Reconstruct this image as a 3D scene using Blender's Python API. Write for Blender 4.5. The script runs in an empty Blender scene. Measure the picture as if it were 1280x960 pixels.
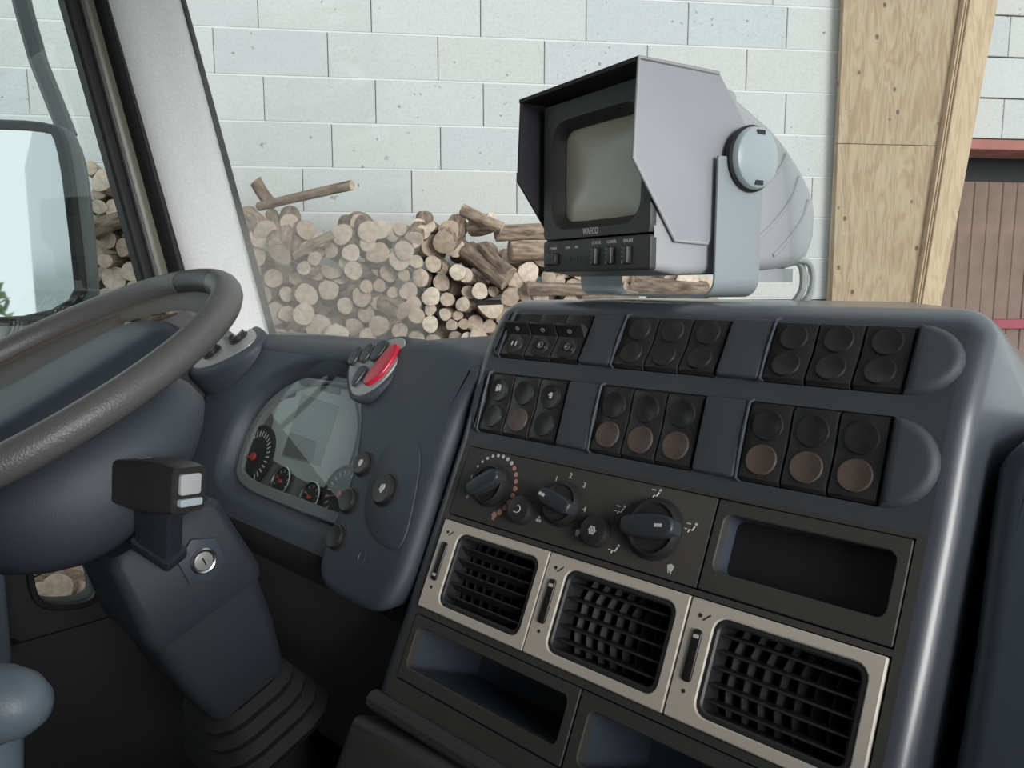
import bpy, math, random
from mathutils import Vector, Matrix
random.seed(7)
scene = bpy.context.scene
C = bpy.data.collections.new('place'); scene.collection.children.link(C)
R = math.radians

# ------------------------------------------------------------------ camera
# truck frame: X = right, Y = forward, Z = up, ground at z = 0
FPX = 968.0; YAW = R(43.7); PIT = R(7.4); EYE = Vector((0, 0, 2.1))
cam_d = bpy.data.cameras.new('camera'); cam = bpy.data.objects.new('camera', cam_d)
scene.collection.objects.link(cam)
cam.location = EYE; cam.rotation_euler = (math.pi/2 - PIT, 0, YAW)
cam_d.sensor_fit = 'HORIZONTAL'; cam_d.sensor_width = 36.0; cam_d.lens = 36.0*FPX/1280.0
cam_d.clip_start = 0.02; cam_d.clip_end = 200
scene.camera = cam
# ------------------------------------------------------------------ world, exposure
world = bpy.data.worlds.new('world'); scene.world = world; world.use_nodes = True
wn = world.node_tree; wn.nodes.clear()
wo = wn.nodes.new('ShaderNodeOutputWorld'); wb = wn.nodes.new('ShaderNodeBackground')
wb.inputs[0].default_value = (0.93, 0.97, 1.0, 1); wb.inputs[1].default_value = 0.78
wn.links.new(wb.outputs[0], wo.inputs[0])
# soft daylight from the open side of the barn, on the passenger's side of the truck
sun_d = bpy.data.lights.new('daylight', 'SUN'); sun_d.energy = 2.0; sun_d.angle = R(28); sun_d.color = (1.0, 0.985, 0.96)
sun = bpy.data.objects.new('daylight', sun_d); scene.collection.objects.link(sun)
sun.rotation_euler = Vector((1.0, -0.32, 0.15)).to_track_quat('Z', 'Y').to_euler()
scene.view_settings.view_transform = 'Standard'; scene.view_settings.look = 'None'
scene.view_settings.gamma = 1.0; scene.view_settings.use_curve_mapping = False
scene.view_settings.exposure = 0.40

# ------------------------------------------------------------------ helpers
FH = Vector((-math.sin(YAW), math.cos(YAW), 0)); RT = Vector((math.cos(YAW), math.sin(YAW), 0))
FW = FH*math.cos(PIT) + Vector((0, 0, -math.sin(PIT))); UPV = RT.cross(FW)
def ray(x, y): return RT*((x-640)/FPX) - UPV*((y-480)/FPX) + FW
def hit(x, y, O, N):
    r = ray(x, y); return EYE + r*((O-EYE).dot(N)/r.dot(N))

class Fr:
    """local frame: origin and three axes (s right, t up, n out)"""
    def __init__(s, O, U, V, N=None):
        s.O = Vector(O); s.U = Vector(U).normalized(); s.V = Vector(V).normalized()
        s.N = Vector(N).normalized() if N is not None else s.U.cross(s.V).normalized()
    def p(s, a, b, c=0.0): return s.O + s.U*a + s.V*b + s.N*c
    def px(s, x, y, n=0.0):
        nn = s.U.cross(s.V); h = hit(x, y, s.O + s.N*n, nn) - s.O
        return (h.dot(s.U), h.dot(s.V))
    def at(s, a, b, c=0.0, yaw=0, pitch=0):
        f = Fr(s.p(a, b, c), s.U, s.V, s.N)
        if yaw:
            m = Matrix.Rotation(yaw, 3, s.V); f.U = m @ f.U; f.N = m @ f.N
        if pitch:
            m = Matrix.Rotation(pitch, 3, f.U); f.V = m @ f.V; f.N = m @ f.N
        return f
    def rot(s):
        return Matrix((s.U, s.V, s.N)).transposed()
    def mat(s): return Matrix.Translation(s.O) @ s.rot().to_4x4()
WORLD = Fr((0,0,0), (1,0,0), (0,1,0))

class MB:
    def __init__(s): s.v = []; s.f = []
    def add(s, vs, fs):
        b = len(s.v); s.v += [Vector(x) for x in vs]; s.f += [tuple(b+i for i in f) for f in fs]; return s
    def rings(s, rs, close=True, cap0=False, cap1=False):
        n = len(rs[0]); vs = [p for r in rs for p in r]; fs = []
        for k in range(len(rs)-1):
            for i in range(n if close else n-1):
                j = (i+1) % n
                fs.append((k*n+i, k*n+j, (k+1)*n+j, (k+1)*n+i))
        if cap0: fs.append(tuple(reversed(range(n))))
        if cap1: fs.append(tuple((len(rs)-1)*n+i for i in range(n)))
        return s.add(vs, fs)
    def box(s, fr, a0, a1, b0, b1, c0, c1, bev=0.0):
        return s.prism(fr, [(a0,b0),(a1,b0),(a1,b1),(a0,b1)], c0, c1, bev, seg=1)
    def prism(s, fr, out, c0, c1, bev=0.0, seg=3, back=False, cap=True):
        rs = [[fr.p(a, b, c0) for a, b in out]]
        if back and bev:
            rs = []
            for k in range(seg+1):
                th = math.pi/2*k/seg; o = offset(out, -bev*(1-math.sin(th)))
                rs.append([fr.p(a, b, c0+bev*(1-math.cos(th))) for a, b in o])
        if bev:
            for k in range(seg+1):
                th = math.pi/2*k/seg; o = offset(out, -bev*(1-math.cos(th)))
                rs.append([fr.p(a, b, c1-bev+bev*math.sin(th)) for a, b in o])
        else: rs.append([fr.p(a, b, c1) for a, b in out])
        return s.rings(rs, True, True, cap)
    def plate(s, fr, outer, inner, c0, c1, bev=0.001, lip=0.0):
        rs = [[fr.p(a,b,c0) for a,b in outer], [fr.p(a,b,c1-bev) for a,b in outer],
              [fr.p(a,b,c1) for a,b in offset(outer,-bev)],
              [fr.p(a,b,c1+lip) for a,b in offset(inner,bev)],
              [fr.p(a,b,c1+lip-bev) for a,b in inner], [fr.p(a,b,c0) for a,b in inner]]
        return s.rings(rs+[rs[0]], True)
    def pocket(s, fr, out, c_in, c_back, taper=0.9):
        ca = sum(a for a,b in out)/len(out); cb = sum(b for a,b in out)/len(out)
        r0 = [fr.p(a,b,c_in) for a,b in out]
        r1 = [fr.p(ca+(a-ca)*taper, cb+(b-cb)*taper, c_back) for a,b in out]
        n = len(out); s.add(r0+r1, [(i, n+i, n+(i+1)%n, (i+1)%n) for i in range(n)] + [tuple(range(n, 2*n))])
        # an outer skin gives the tray thickness
        o2 = offset(out, 0.002); q0 = [fr.p(a,b,c_in) for a,b in o2]
        q1 = [fr.p(ca+(a-ca)*taper, cb+(b-cb)*taper, c_back-0.002) for a,b in o2]
        s.add(q0+q1, [(i, (i+1)%n, n+(i+1)%n, n+i) for i in range(n)] + [tuple(reversed(range(n,2*n)))])
        return s
    def lathe(s, fr, prof, seg=24, a=0.0, b=0.0, sx=1.0, sy=1.0, cap=True):
        rs = [[fr.p(a+r*sx*math.cos(2*math.pi*k/seg), b+r*sy*math.sin(2*math.pi*k/seg), c) for k in range(seg)] for r, c in prof]
        return s.rings(rs, True, cap, cap)
    def tube(s, pts, rad, seg=10, cap=True):
        pts = [Vector(p) for p in pts]; rs = []; n0 = None
        for i, p in enumerate(pts):
            d = (pts[min(i+1, len(pts)-1)] - pts[max(i-1, 0)]).normalized()
            if n0 is None:
                n0 = d.orthogonal().normalized()
            n0 = (n0 - d*n0.dot(d)).normalized(); b0 = d.cross(n0)
            r = rad[i] if isinstance(rad, (list, tuple)) else rad
            rs.append([p + n0*r*math.cos(2*math.pi*k/seg) + b0*r*math.sin(2*math.pi*k/seg) for k in range(seg)])
        return s.rings(rs, True, cap, cap)
    def mesh(s, name, mat, center=None, smooth=35):
        c = Vector(center) if center is not None else Vector((0,0,0))
        me = bpy.data.meshes.new(name); me.from_pydata([tuple(p-c) for p in s.v], [], s.f); me.update()
        if mat: me.materials.append(M[mat])
        if smooth:
            me.shade_smooth(); me.set_sharp_from_angle(angle=R(smooth))
        return me
    def center(s):
        lo = [min(p[i] for p in s.v) for i in range(3)]; hi = [max(p[i] for p in s.v) for i in range(3)]
        return Vector([(lo[i]+hi[i])/2 for i in range(3)])

def offset(pts, d):
    """polygon offset, counter-clockwise outlines; d < 0 shrinks"""
    if abs(d) < 1e-9: return list(pts)
    n = len(pts); res = []
    for i in range(n):
        x0,y0 = pts[i-1]; x1,y1 = pts[i]; x2,y2 = pts[(i+1)%n]
        ax,ay = x1-x0,y1-y0; bx,by = x2-x1,y2-y1
        la = math.hypot(ax,ay) or 1e-9; lb = math.hypot(bx,by) or 1e-9
        n1 = (ay/la,-ax/la); n2 = (by/lb,-bx/lb)
        mx,my = n1[0]+n2[0], n1[1]+n2[1]; q = max(mx*mx+my*my, 0.6)
        res.append((x1+2*d*mx/q, y1+2*d*my/q))
    return res
def rrect(a0, a1, b0, b1, r=0.0, k=4):
    r = max(r, 1e-4); res = []
    for cx, cy, t0 in ((a1-r,b0+r,-90),(a1-r,b1-r,0),(a0+r,b1-r,90),(a0+r,b0+r,180)):
        for i in range(k+1):
            t = R(t0+90*i/k); res.append((cx+r*math.cos(t), cy+r*math.sin(t)))
    return res
def ellipse(a, b, ra, rb, n=24, t0=0, t1=360):
    return [(a+ra*math.cos(R(t0+(t1-t0)*i/n)), b+rb*math.sin(R(t0+(t1-t0)*i/n))) for i in range(n)]
def ccw(pts):
    A = sum(pts[i-1][0]*pts[i][1]-pts[i][0]*pts[i-1][1] for i in range(len(pts)))
    return list(pts) if A > 0 else list(reversed(pts))
def smooth_poly(pts, it=2, closed=True):
    """corner cutting"""
    for _ in range(it):
        q = []; n = len(pts)
        for i in range(n if closed else n-1):
            p0 = pts[i]; p1 = pts[(i+1) % n]
            q.append(tuple(0.75*u+0.25*v for u,v in zip(p0,p1))); q.append(tuple(0.25*u+0.75*v for u,v in zip(p0,p1)))
        pts = q if closed else [pts[0]] + q + [pts[-1]]
    return pts

WM = {}                                                             # world matrix of every root and part
def tag(o, label=None, cat=None, group=None, kind=None):
    if label: o['label'] = label
    if cat: o['category'] = cat
    if group: o['group'] = group
    if kind: o['kind'] = kind
    return o
def inst(name, me, parent, M4, label=None):
    """links a mesh (or an Empty) at a world matrix, under a parent if one is given"""
    o = bpy.data.objects.new(name, me); C.objects.link(o); WM[o] = M4.copy()
    if parent is not None:
        o.parent = parent; M4 = WM[parent].inverted() @ M4
    loc, rot, sc = M4.decompose(); o.location = loc; o.rotation_euler = rot.to_euler(); o.scale = sc
    if label: o['label'] = label
    return o
def thing(name, loc, label, cat, group=None):
    o = inst(name, None, None, Matrix.Translation(Vector(loc))); o.empty_display_size = 0.05
    return tag(o, label, cat, group)
def part(name, mb, mat, parent=None, smooth=35, label=None):
    c = mb.center(); return inst(name, mb.mesh(name, mat, c, smooth), parent, Matrix.Translation(c), label)
def text_mb(txt, size, fr, align='CENTER', depth=0.0002, xs=1.0):
    cu = bpy.data.curves.new('t', 'FONT'); cu.body = txt; cu.size = size; cu.align_x = align; cu.align_y = 'CENTER'; cu.extrude = depth
    o = bpy.data.objects.new('t', cu); C.objects.link(o)
    dg = bpy.context.evaluated_depsgraph_get(); me = bpy.data.meshes.new_from_object(o.evaluated_get(dg))
    mb = MB().add([fr.p(v.co.x*xs, v.co.y, v.co.z) for v in me.vertices], [tuple(p.vertices) for p in me.polygons])
    bpy.data.objects.remove(o); bpy.data.curves.remove(cu); bpy.data.meshes.remove(me)
    return mb
def join(*mbs):
    r = MB()
    for m in mbs: r.add(m.v, m.f)
    return r

# ------------------------------------------------------------------ materials
M = {}
def mat(name, col, rough=0.5, metal=0.0, spec=0.5, grain=None, bump=None, var=0.0, vscale=8.0, coat=0.0, col2=None, sheen=0.0):
    m = bpy.data.materials.new(name); m.use_nodes = True; nt = m.node_tree; b = nt.nodes['Principled BSDF']
    b.inputs['Base Color'].default_value = (*col, 1); b.inputs['Roughness'].default_value = rough
    b.inputs['Metallic'].default_value = metal; b.inputs['Specular IOR Level'].default_value = spec
    if coat: b.inputs['Coat Weight'].default_value = coat; b.inputs['Coat Roughness'].default_value = 0.26
    tc = nt.nodes.new('ShaderNodeTexCoord')
    if var or col2:
        nz = nt.nodes.new('ShaderNodeTexNoise'); nz.inputs['Scale'].default_value = vscale; nz.inputs['Detail'].default_value = 6
        nt.links.new(tc.outputs['Object'], nz.inputs['Vector'])
        rp = nt.nodes.new('ShaderNodeValToRGB'); c2 = col2 or tuple(max(0, c*(1-var)) for c in col)
        c1 = col if col2 else tuple(min(1, c*(1+var)) for c in col)
        rp.color_ramp.elements[0].position = 0.3; rp.color_ramp.elements[1].position = 0.7
        rp.color_ramp.elements[0].color = (*c2, 1); rp.color_ramp.elements[1].color = (*c1, 1)
        nt.links.new(nz.outputs['Fac'], rp.inputs['Fac']); nt.links.new(rp.outputs['Color'], b.inputs['Base Color'])
    if bump:
        sc, st = bump
        n2 = nt.nodes.new('ShaderNodeTexNoise'); n2.inputs['Scale'].default_value = sc; n2.inputs['Detail'].default_value = 3
        nt.links.new(tc.outputs['Object'], n2.inputs['Vector'])
        bp = nt.nodes.new('ShaderNodeBump'); bp.inputs['Strength'].default_value = st; bp.inputs['Distance'].default_value = 0.002
        nt.links.new(n2.outputs['Fac'], bp.inputs['Height']); nt.links.new(bp.outputs['Normal'], b.inputs['Normal'])
    M[name] = m; return m
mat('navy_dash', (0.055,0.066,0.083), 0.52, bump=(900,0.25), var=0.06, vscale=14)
mat('navy_shaded', (0.027,0.032,0.041), 0.55, bump=(900,0.25))  # navy for column and stalk, with the shade below the dash put into its colour
mat('navy', (0.062,0.069,0.079), 0.55, bump=(900,0.25), var=0.06, vscale=14)          # soft-touch dash
mat('knob', (0.040,0.044,0.052), 0.36)
mat('navy_shell', (0.062,0.072,0.088), 0.36, bump=(900,0.12), var=0.06, vscale=14, coat=0.7)
mat('navy_smooth', (0.055,0.068,0.088), 0.42, bump=(700,0.12))
mat('charcoal', (0.060,0.057,0.054), 0.58, bump=(1100,0.25), var=0.05)                 # console plastic
mat('black', (0.016,0.016,0.018), 0.45)
mat('switch', (0.030,0.028,0.028), 0.38, bump=(1200,0.08))
mat('lens_dark', (0.026,0.025,0.026), 0.30)
mat('lens_brown', (0.105,0.078,0.066), 0.35)
mat('beige', (0.64,0.585,0.51), 0.42, spec=0.5, var=0.03)
mat('vent_black', (0.030,0.031,0.034), 0.45)
mat('wheel_brown', (0.021,0.017,0.016), 0.35, var=0.5, vscale=120)
mat('print_white', (0.72,0.70,0.68), 0.5)
mat('print_red', (0.62,0.33,0.26), 0.5)
mat('print_dark', (0.05,0.045,0.04), 0.5)
mat('rim', (0.115,0.112,0.112), 0.34, bump=(500,0.35))
mat('rim_dark', (0.050,0.048,0.050), 0.45, bump=(500,0.2))
mat('pad', (0.052,0.065,0.088), 0.40, bump=(800,0.15))
mat('spoke', (0.115,0.105,0.096), 0.5, bump=(800,0.15))
mat('mon_grey', (0.46,0.47,0.485), 0.40, bump=(1500,0.06), var=0.05, vscale=9)
mat('mon_hood', (0.385,0.395,0.425), 0.42, bump=(1500,0.06), var=0.05, vscale=9)
mat('mon_front', (0.055,0.055,0.052), 0.5, bump=(1500,0.06))
mat('hood_in', (0.035,0.033,0.042), 0.7, bump=(1500,0.2))
mat('bracket', (0.38,0.42,0.44), 0.38, metal=0.1)
mat('cap', (0.44,0.52,0.545), 0.30, coat=0.3)
mat('screen', (0.66,0.59,0.455), 0.22, spec=0.8); M['screen'].node_tree.nodes['Principled BSDF'].inputs['IOR'].default_value = 1.6
mat('rubber', (0.012,0.012,0.014), 0.6)
mat('pillar', (0.84,0.845,0.86), 0.75, bump=(420,0.5), var=0.06, vscale=260)
mat('olive', (0.18,0.18,0.14), 0.35)
mat('steel', (0.55,0.55,0.56), 0.3, metal=1.0)
mat('silver', (0.34,0.35,0.35), 0.40, metal=0.25)
mat('red', (0.52,0.025,0.055), 0.25, coat=0.5)
mat('button', (0.045,0.052,0.055), 0.28)
mat('dial_black', (0.022,0.021,0.022), 0.5)
mat('dial_face', (0.46,0.50,0.48), 0.45)
mat('dial_grey', (0.16,0.165,0.16), 0.45)
mat('lcd', (0.26,0.30,0.285), 0.3)
mat('needle', (0.55,0.10,0.07), 0.4)
mat('cable', (0.62,0.63,0.63), 0.45)
mat('floor_black', (0.012,0.012,0.013), 0.9)
mat('lining', (0.55,0.55,0.56), 0.9)
mat('door_dark', (0.032,0.034,0.038), 0.7)
mat('mirror_shell', (0.13,0.14,0.14), 0.5)
mat('mirror', (0.93,0.95,0.96), 0.02, metal=1.0)
mat('armrest', (0.115,0.145,0.175), 0.45, bump=(600,0.15))
mat('mortar', (0.68,0.69,0.69), 0.95, bump=(160,0.5))
mat('joint_dark', (0.30,0.30,0.31), 0.95)
mat('ground', (0.34,0.33,0.31), 0.95, var=0.25, vscale=2.0)
mat('rust_steel', (0.34,0.13,0.11), 0.7, var=0.2)
mat('stripe', (0.30,0.055,0.085), 0.65, var=0.15)
mat('plank', (0.23,0.155,0.125), 0.85, bump=(60,0.3), var=0.15, vscale=9)
mat('leaf', (0.13,0.23,0.055), 0.7, var=0.5, vscale=6)

def wood_mats():
    # block concrete: pale grey with pits, each block a slightly different tone
    m = bpy.data.materials.new('block'); m.use_nodes = True; nt = m.node_tree; b = nt.nodes['Principled BSDF']; L = nt.links.new
    b.inputs['Roughness'].default_value = 0.95; b.inputs['Specular IOR Level'].default_value = 0.1
    oi = nt.nodes.new('ShaderNodeObjectInfo'); tc = nt.nodes.new('ShaderNodeTexCoord')
    rp = nt.nodes.new('ShaderNodeValToRGB'); cr = rp.color_ramp
    cr.elements[0].color = (0.515,0.535,0.55,1); cr.elements[1].color = (0.565,0.575,0.575,1)
    e = cr.elements.new(0.5); e.color = (0.55,0.552,0.54,1)
    L(oi.outputs['Random'], rp.inputs['Fac'])
    ad = nt.nodes.new('ShaderNodeVectorMath'); ad.operation = 'MULTIPLY_ADD'; ad.inputs[1].default_value = (1,1,1)
    cmb = nt.nodes.new('ShaderNodeMath'); cmb.operation = 'MULTIPLY'; cmb.inputs[1].default_value = 37.0; L(oi.outputs['Random'], cmb.inputs[0])
    L(tc.outputs['Object'], ad.inputs[0]); L(cmb.outputs[0], ad.inputs[2])
    n1 = nt.nodes.new('ShaderNodeTexNoise'); n1.inputs['Scale'].default_value = 90; n1.inputs['Detail'].default_value = 5; L(ad.outputs[0], n1.inputs['Vector'])
    n2 = nt.nodes.new('ShaderNodeTexNoise'); n2.inputs['Scale'].default_value = 28; n2.inputs['Detail'].default_value = 2; L(ad.outputs[0], n2.inputs['Vector'])
    r1 = nt.nodes.new('ShaderNodeMapRange'); r1.inputs[1].default_value = 0.3; r1.inputs[2].default_value = 0.55; r1.inputs[3].default_value = 0.90; r1.inputs[4].default_value = 1.0
    L(n1.outputs['Fac'], r1.inputs[0])
    r2 = nt.nodes.new('ShaderNodeMapRange'); r2.inputs[1].default_value = 0.24; r2.inputs[2].default_value = 0.30; r2.inputs[3].default_value = 0.5; r2.inputs[4].default_value = 1.0
    L(n2.outputs['Fac'], r2.inputs[0])
    mu = nt.nodes.new('ShaderNodeMath'); mu.operation = 'MULTIPLY'; L(r1.outputs[0], mu.inputs[0]); L(r2.outputs[0], mu.inputs[1])
    mx = nt.nodes.new('ShaderNodeMix'); mx.data_type = 'RGBA'; mx.blend_type = 'MULTIPLY'; mx.inputs[0].default_value = 1
    L(rp.outputs[0], mx.inputs[6]); L(mu.outputs[0], mx.inputs[7]); L(mx.outputs[2], b.inputs['Base Color'])
    bp = nt.nodes.new('ShaderNodeBump'); bp.inputs['Strength'].default_value = 0.5; bp.inputs['Distance'].default_value = 0.004
    L(mu.outputs[0], bp.inputs['Height']); L(bp.outputs[0], b.inputs['Normal']); M['block'] = m
    # bark
    m = bpy.data.materials.new('bark'); m.use_nodes = True; nt = m.node_tree; b = nt.nodes['Principled BSDF']; L = nt.links.new
    b.inputs['Roughness'].default_value = 0.95; b.inputs['Specular IOR Level'].default_value = 0.1
    oi = nt.nodes.new('ShaderNodeObjectInfo'); tc = nt.nodes.new('ShaderNodeTexCoord'); mp = nt.nodes.new('ShaderNodeMapping')
    mp.inputs['Scale'].default_value = (60,60,16); L(tc.outputs['Object'], mp.inputs[0])
    n1 = nt.nodes.new('ShaderNodeTexNoise'); n1.noise_dimensions = '4D'; n1.inputs['Scale'].default_value = 1; n1.inputs['Detail'].default_value = 6
    ml = nt.nodes.new('ShaderNodeMath'); ml.operation = 'MULTIPLY'; ml.inputs[1].default_value = 50; L(oi.outputs['Random'], ml.inputs[0]); L(ml.outputs[0], n1.inputs['W'])
    L(mp.outputs[0], n1.inputs['Vector'])
    rp = nt.nodes.new('ShaderNodeValToRGB'); cr = rp.color_ramp; cr.elements[0].position = 0.3; cr.elements[1].position = 0.72
    cr.elements[0].color = (0.11,0.085,0.07,1); cr.elements[1].color = (0.45,0.375,0.315,1); L(n1.outputs['Fac'], rp.inputs[0])
    rt_ = nt.nodes.new('ShaderNodeValToRGB'); rt_.color_ramp.elements[0].color = (0.75,0.70,0.66,1); rt_.color_ramp.elements[1].color = (1.25,1.15,1.05,1); L(oi.outputs['Random'], rt_.inputs[0])
    mx = nt.nodes.new('ShaderNodeMix'); mx.data_type = 'RGBA'; mx.blend_type = 'MULTIPLY'; mx.inputs[0].default_value = 1
    L(rp.outputs[0], mx.inputs[6]); L(rt_.outputs[0], mx.inputs[7]); L(mx.outputs[2], b.inputs['Base Color'])
    bp = nt.nodes.new('ShaderNodeBump'); bp.inputs['Strength'].default_value = 0.9; bp.inputs['Distance'].default_value = 0.01
    L(n1.outputs['Fac'], bp.inputs['Height']); L(bp.outputs[0], b.inputs['Normal']); M['bark'] = m
    # sawn end: pale wood with growth rings
    m = bpy.data.materials.new('sawn'); m.use_nodes = True; nt = m.node_tree; b = nt.nodes['Principled BSDF']; L = nt.links.new
    b.inputs['Roughness'].default_value = 0.9; b.inputs['Specular IOR Level'].default_value = 0.1
    oi = nt.nodes.new('ShaderNodeObjectInfo'); tc = nt.nodes.new('ShaderNodeTexCoord')
    wv = nt.nodes.new('ShaderNodeTexWave'); wv.wave_type = 'RINGS'; wv.rings_direction = 'Z'; wv.inputs['Scale'].default_value = 55; wv.inputs['Distortion'].default_value = 2.5; wv.inputs['Detail'].default_value = 3
    L(tc.outputs['Object'], wv.inputs['Vector'])
    n1 = nt.nodes.new('ShaderNodeTexNoise'); n1.inputs['Scale'].default_value = 40; n1.inputs['Detail'].default_value = 5; L(tc.outputs['Object'], n1.inputs['Vector'])
    rp = nt.nodes.new('ShaderNodeValToRGB'); cr = rp.color_ramp
    cr.elements[0].color = (0.48,0.365,0.285,1); cr.elements[1].color = (0.74,0.62,0.52,1); e = cr.elements.new(0.5); e.color = (0.65,0.53,0.43,1)
    L(oi.outputs['Random'], rp.inputs[0])
    r1 = nt.nodes.new('ShaderNodeMapRange'); r1.inputs[3].default_value = 0.86; r1.inputs[4].default_value = 1.04; L(wv.outputs['Fac'], r1.inputs[0])
    r2 = nt.nodes.new('ShaderNodeMapRange'); r2.inputs[1].default_value = 0.3; r2.inputs[2].default_value = 0.6; r2.inputs[3].default_value = 0.72; r2.inputs[4].default_value = 1.06; L(n1.outputs['Fac'], r2.inputs[0])
    mu = nt.nodes.new('ShaderNodeMath'); mu.operation = 'MULTIPLY'; L(r1.outputs[0], mu.inputs[0]); L(r2.outputs[0], mu.inputs[1])
    mx = nt.nodes.new('ShaderNodeMix'); mx.data_type = 'RGBA'; mx.blend_type = 'MULTIPLY'; mx.inputs[0].default_value = 1
    L(rp.outputs[0], mx.inputs[6]); L(mu.outputs[0], mx.inputs[7]); L(mx.outputs[2], b.inputs['Base Color']); M['sawn'] = m
    # plywood and lumber: long grain with knots
    for nm, c0, c1, kn in (('plywood', (0.33,0.24,0.16), (0.44,0.345,0.245), 1), ('lumber', (0.45,0.33,0.225), (0.56,0.43,0.305), 0)):
        m = bpy.data.materials.new(nm); m.use_nodes = True; nt = m.node_tree; b = nt.nodes['Principled BSDF']; L = nt.links.new
        b.inputs['Roughness'].default_value = 0.8; b.inputs['Specular IOR Level'].default_value = 0.2
        tc = nt.nodes.new('ShaderNodeTexCoord'); mp = nt.nodes.new('ShaderNodeMapping'); mp.inputs['Scale'].default_value = (9,9,1.3); L(tc.outputs['Object'], mp.inputs[0])
        n0 = nt.nodes.new('ShaderNodeTexNoise'); n0.inputs['Scale'].default_value = 1.6; n0.inputs['Detail'].default_value = 3; n0.inputs['Distortion'].default_value = 0.6; L(mp.outputs[0], n0.inputs['Vector'])
        sn = nt.nodes.new('ShaderNodeMath'); sn.operation = 'MULTIPLY'; sn.inputs[1].default_value = 55; L(n0.outputs['Fac'], sn.inputs[0])
        si = nt.nodes.new('ShaderNodeMath'); si.operation = 'SINE'; L(sn.outputs[0], si.inputs[0])
        n2 = nt.nodes.new('ShaderNodeTexNoise'); n2.inputs['Scale'].default_value = 4; n2.inputs['Detail'].default_value = 8; L(mp.outputs[0], n2.inputs['Vector'])
        av = nt.nodes.new('ShaderNodeMath'); av.operation = 'MULTIPLY_ADD'; av.inputs[1].default_value = 0.16; L(si.outputs[0], av.inputs[0]); L(n2.outputs['Fac'], av.inputs[2])
        rp = nt.nodes.new('ShaderNodeValToRGB'); rp.color_ramp.elements[0].position = 0.25; rp.color_ramp.elements[1].position = 0.7
        rp.color_ramp.elements[0].color = (*c0,1); rp.color_ramp.elements[1].color = (*c1,1); L(av.outputs[0], rp.inputs[0])
        if kn:
            vo = nt.nodes.new('ShaderNodeTexVoronoi'); vo.inputs['Scale'].default_value = 11; m2 = nt.nodes.new('ShaderNodeMapping'); m2.inputs['Scale'].default_value = (1,1,0.75)
            L(tc.outputs['Object'], m2.inputs[0]); L(m2.outputs[0], vo.inputs['Vector'])
            mr = nt.nodes.new('ShaderNodeMapRange'); mr.inputs[1].default_value = 0.08; mr.inputs[2].default_value = 0.13; mr.inputs[3].default_value = 0.38; mr.inputs[4].default_value = 1.0; L(vo.outputs['Distance'], mr.inputs[0])
            mx = nt.nodes.new('ShaderNodeMix'); mx.data_type = 'RGBA'; mx.blend_type = 'MULTIPLY'; mx.inputs[0].default_value = 1
            L(rp.outputs[0], mx.inputs[6]); L(mr.outputs[0], mx.inputs[7]); L(mx.outputs[2], b.inputs['Base Color'])
        else: L(rp.outputs[0], b.inputs['Base Color'])
        M[nm] = m
    # panes: clear sheet with a Fresnel reflection and a tint; the windscreen also carries dust outside the wiped arc
    for nm, tint in (('pane_green', (0.90,0.955,0.94)), ('pane_clear', (0.96,0.985,0.975)), ('lens_clear', (0.95,0.96,0.96))):
        m = bpy.data.materials.new(nm); m.use_nodes = True; nt = m.node_tree; nt.nodes.clear(); L = nt.links.new
        o = nt.nodes.new('ShaderNodeOutputMaterial'); t = nt.nodes.new('ShaderNodeBsdfTransparent'); t.inputs[0].default_value = (*tint,1)
        g = nt.nodes.new('ShaderNodeBsdfGlossy'); g.inputs['Roughness'].default_value = 0.01; lw_ = nt.nodes.new('ShaderNodeLayerWeight'); lw_.inputs[0].default_value = 0.5; pw_ = nt.nodes.new('ShaderNodeMath'); pw_.operation = 'POWER'; pw_.inputs[1].default_value = 5; L(lw_.outputs['Facing'], pw_.inputs[0]); fr_ = nt.nodes.new('ShaderNodeMath'); fr_.operation = 'MULTIPLY_ADD'; fr_.inputs[1].default_value = 0.93; fr_.inputs[2].default_value = 0.035; L(pw_.outputs[0], fr_.inputs[0])
        mx = nt.nodes.new('ShaderNodeMixShader'); L(fr_.outputs[0], mx.inputs[0]); L(t.outputs[0], mx.inputs[1]); L(g.outputs[0], mx.inputs[2])
        last = mx
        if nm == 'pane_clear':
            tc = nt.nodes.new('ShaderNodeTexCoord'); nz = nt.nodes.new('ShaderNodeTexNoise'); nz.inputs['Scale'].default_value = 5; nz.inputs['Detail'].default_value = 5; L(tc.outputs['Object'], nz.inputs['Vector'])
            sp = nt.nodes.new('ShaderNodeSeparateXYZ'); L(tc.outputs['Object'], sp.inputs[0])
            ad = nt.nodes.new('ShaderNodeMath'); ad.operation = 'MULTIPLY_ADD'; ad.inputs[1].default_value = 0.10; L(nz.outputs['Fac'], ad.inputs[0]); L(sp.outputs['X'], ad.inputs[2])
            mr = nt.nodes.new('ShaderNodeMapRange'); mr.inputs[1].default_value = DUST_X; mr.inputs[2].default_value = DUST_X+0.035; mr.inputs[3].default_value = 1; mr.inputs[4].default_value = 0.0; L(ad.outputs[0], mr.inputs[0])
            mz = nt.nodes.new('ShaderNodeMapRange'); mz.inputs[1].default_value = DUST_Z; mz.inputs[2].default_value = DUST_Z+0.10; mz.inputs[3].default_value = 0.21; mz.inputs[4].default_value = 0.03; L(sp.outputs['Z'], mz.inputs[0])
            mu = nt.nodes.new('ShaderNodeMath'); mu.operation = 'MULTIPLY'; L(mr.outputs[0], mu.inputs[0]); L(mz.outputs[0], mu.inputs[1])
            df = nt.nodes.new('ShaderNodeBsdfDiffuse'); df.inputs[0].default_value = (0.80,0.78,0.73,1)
            tl = nt.nodes.new('ShaderNodeBsdfTranslucent'); tl.inputs[0].default_value = (0.80,0.78,0.73,1)
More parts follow.
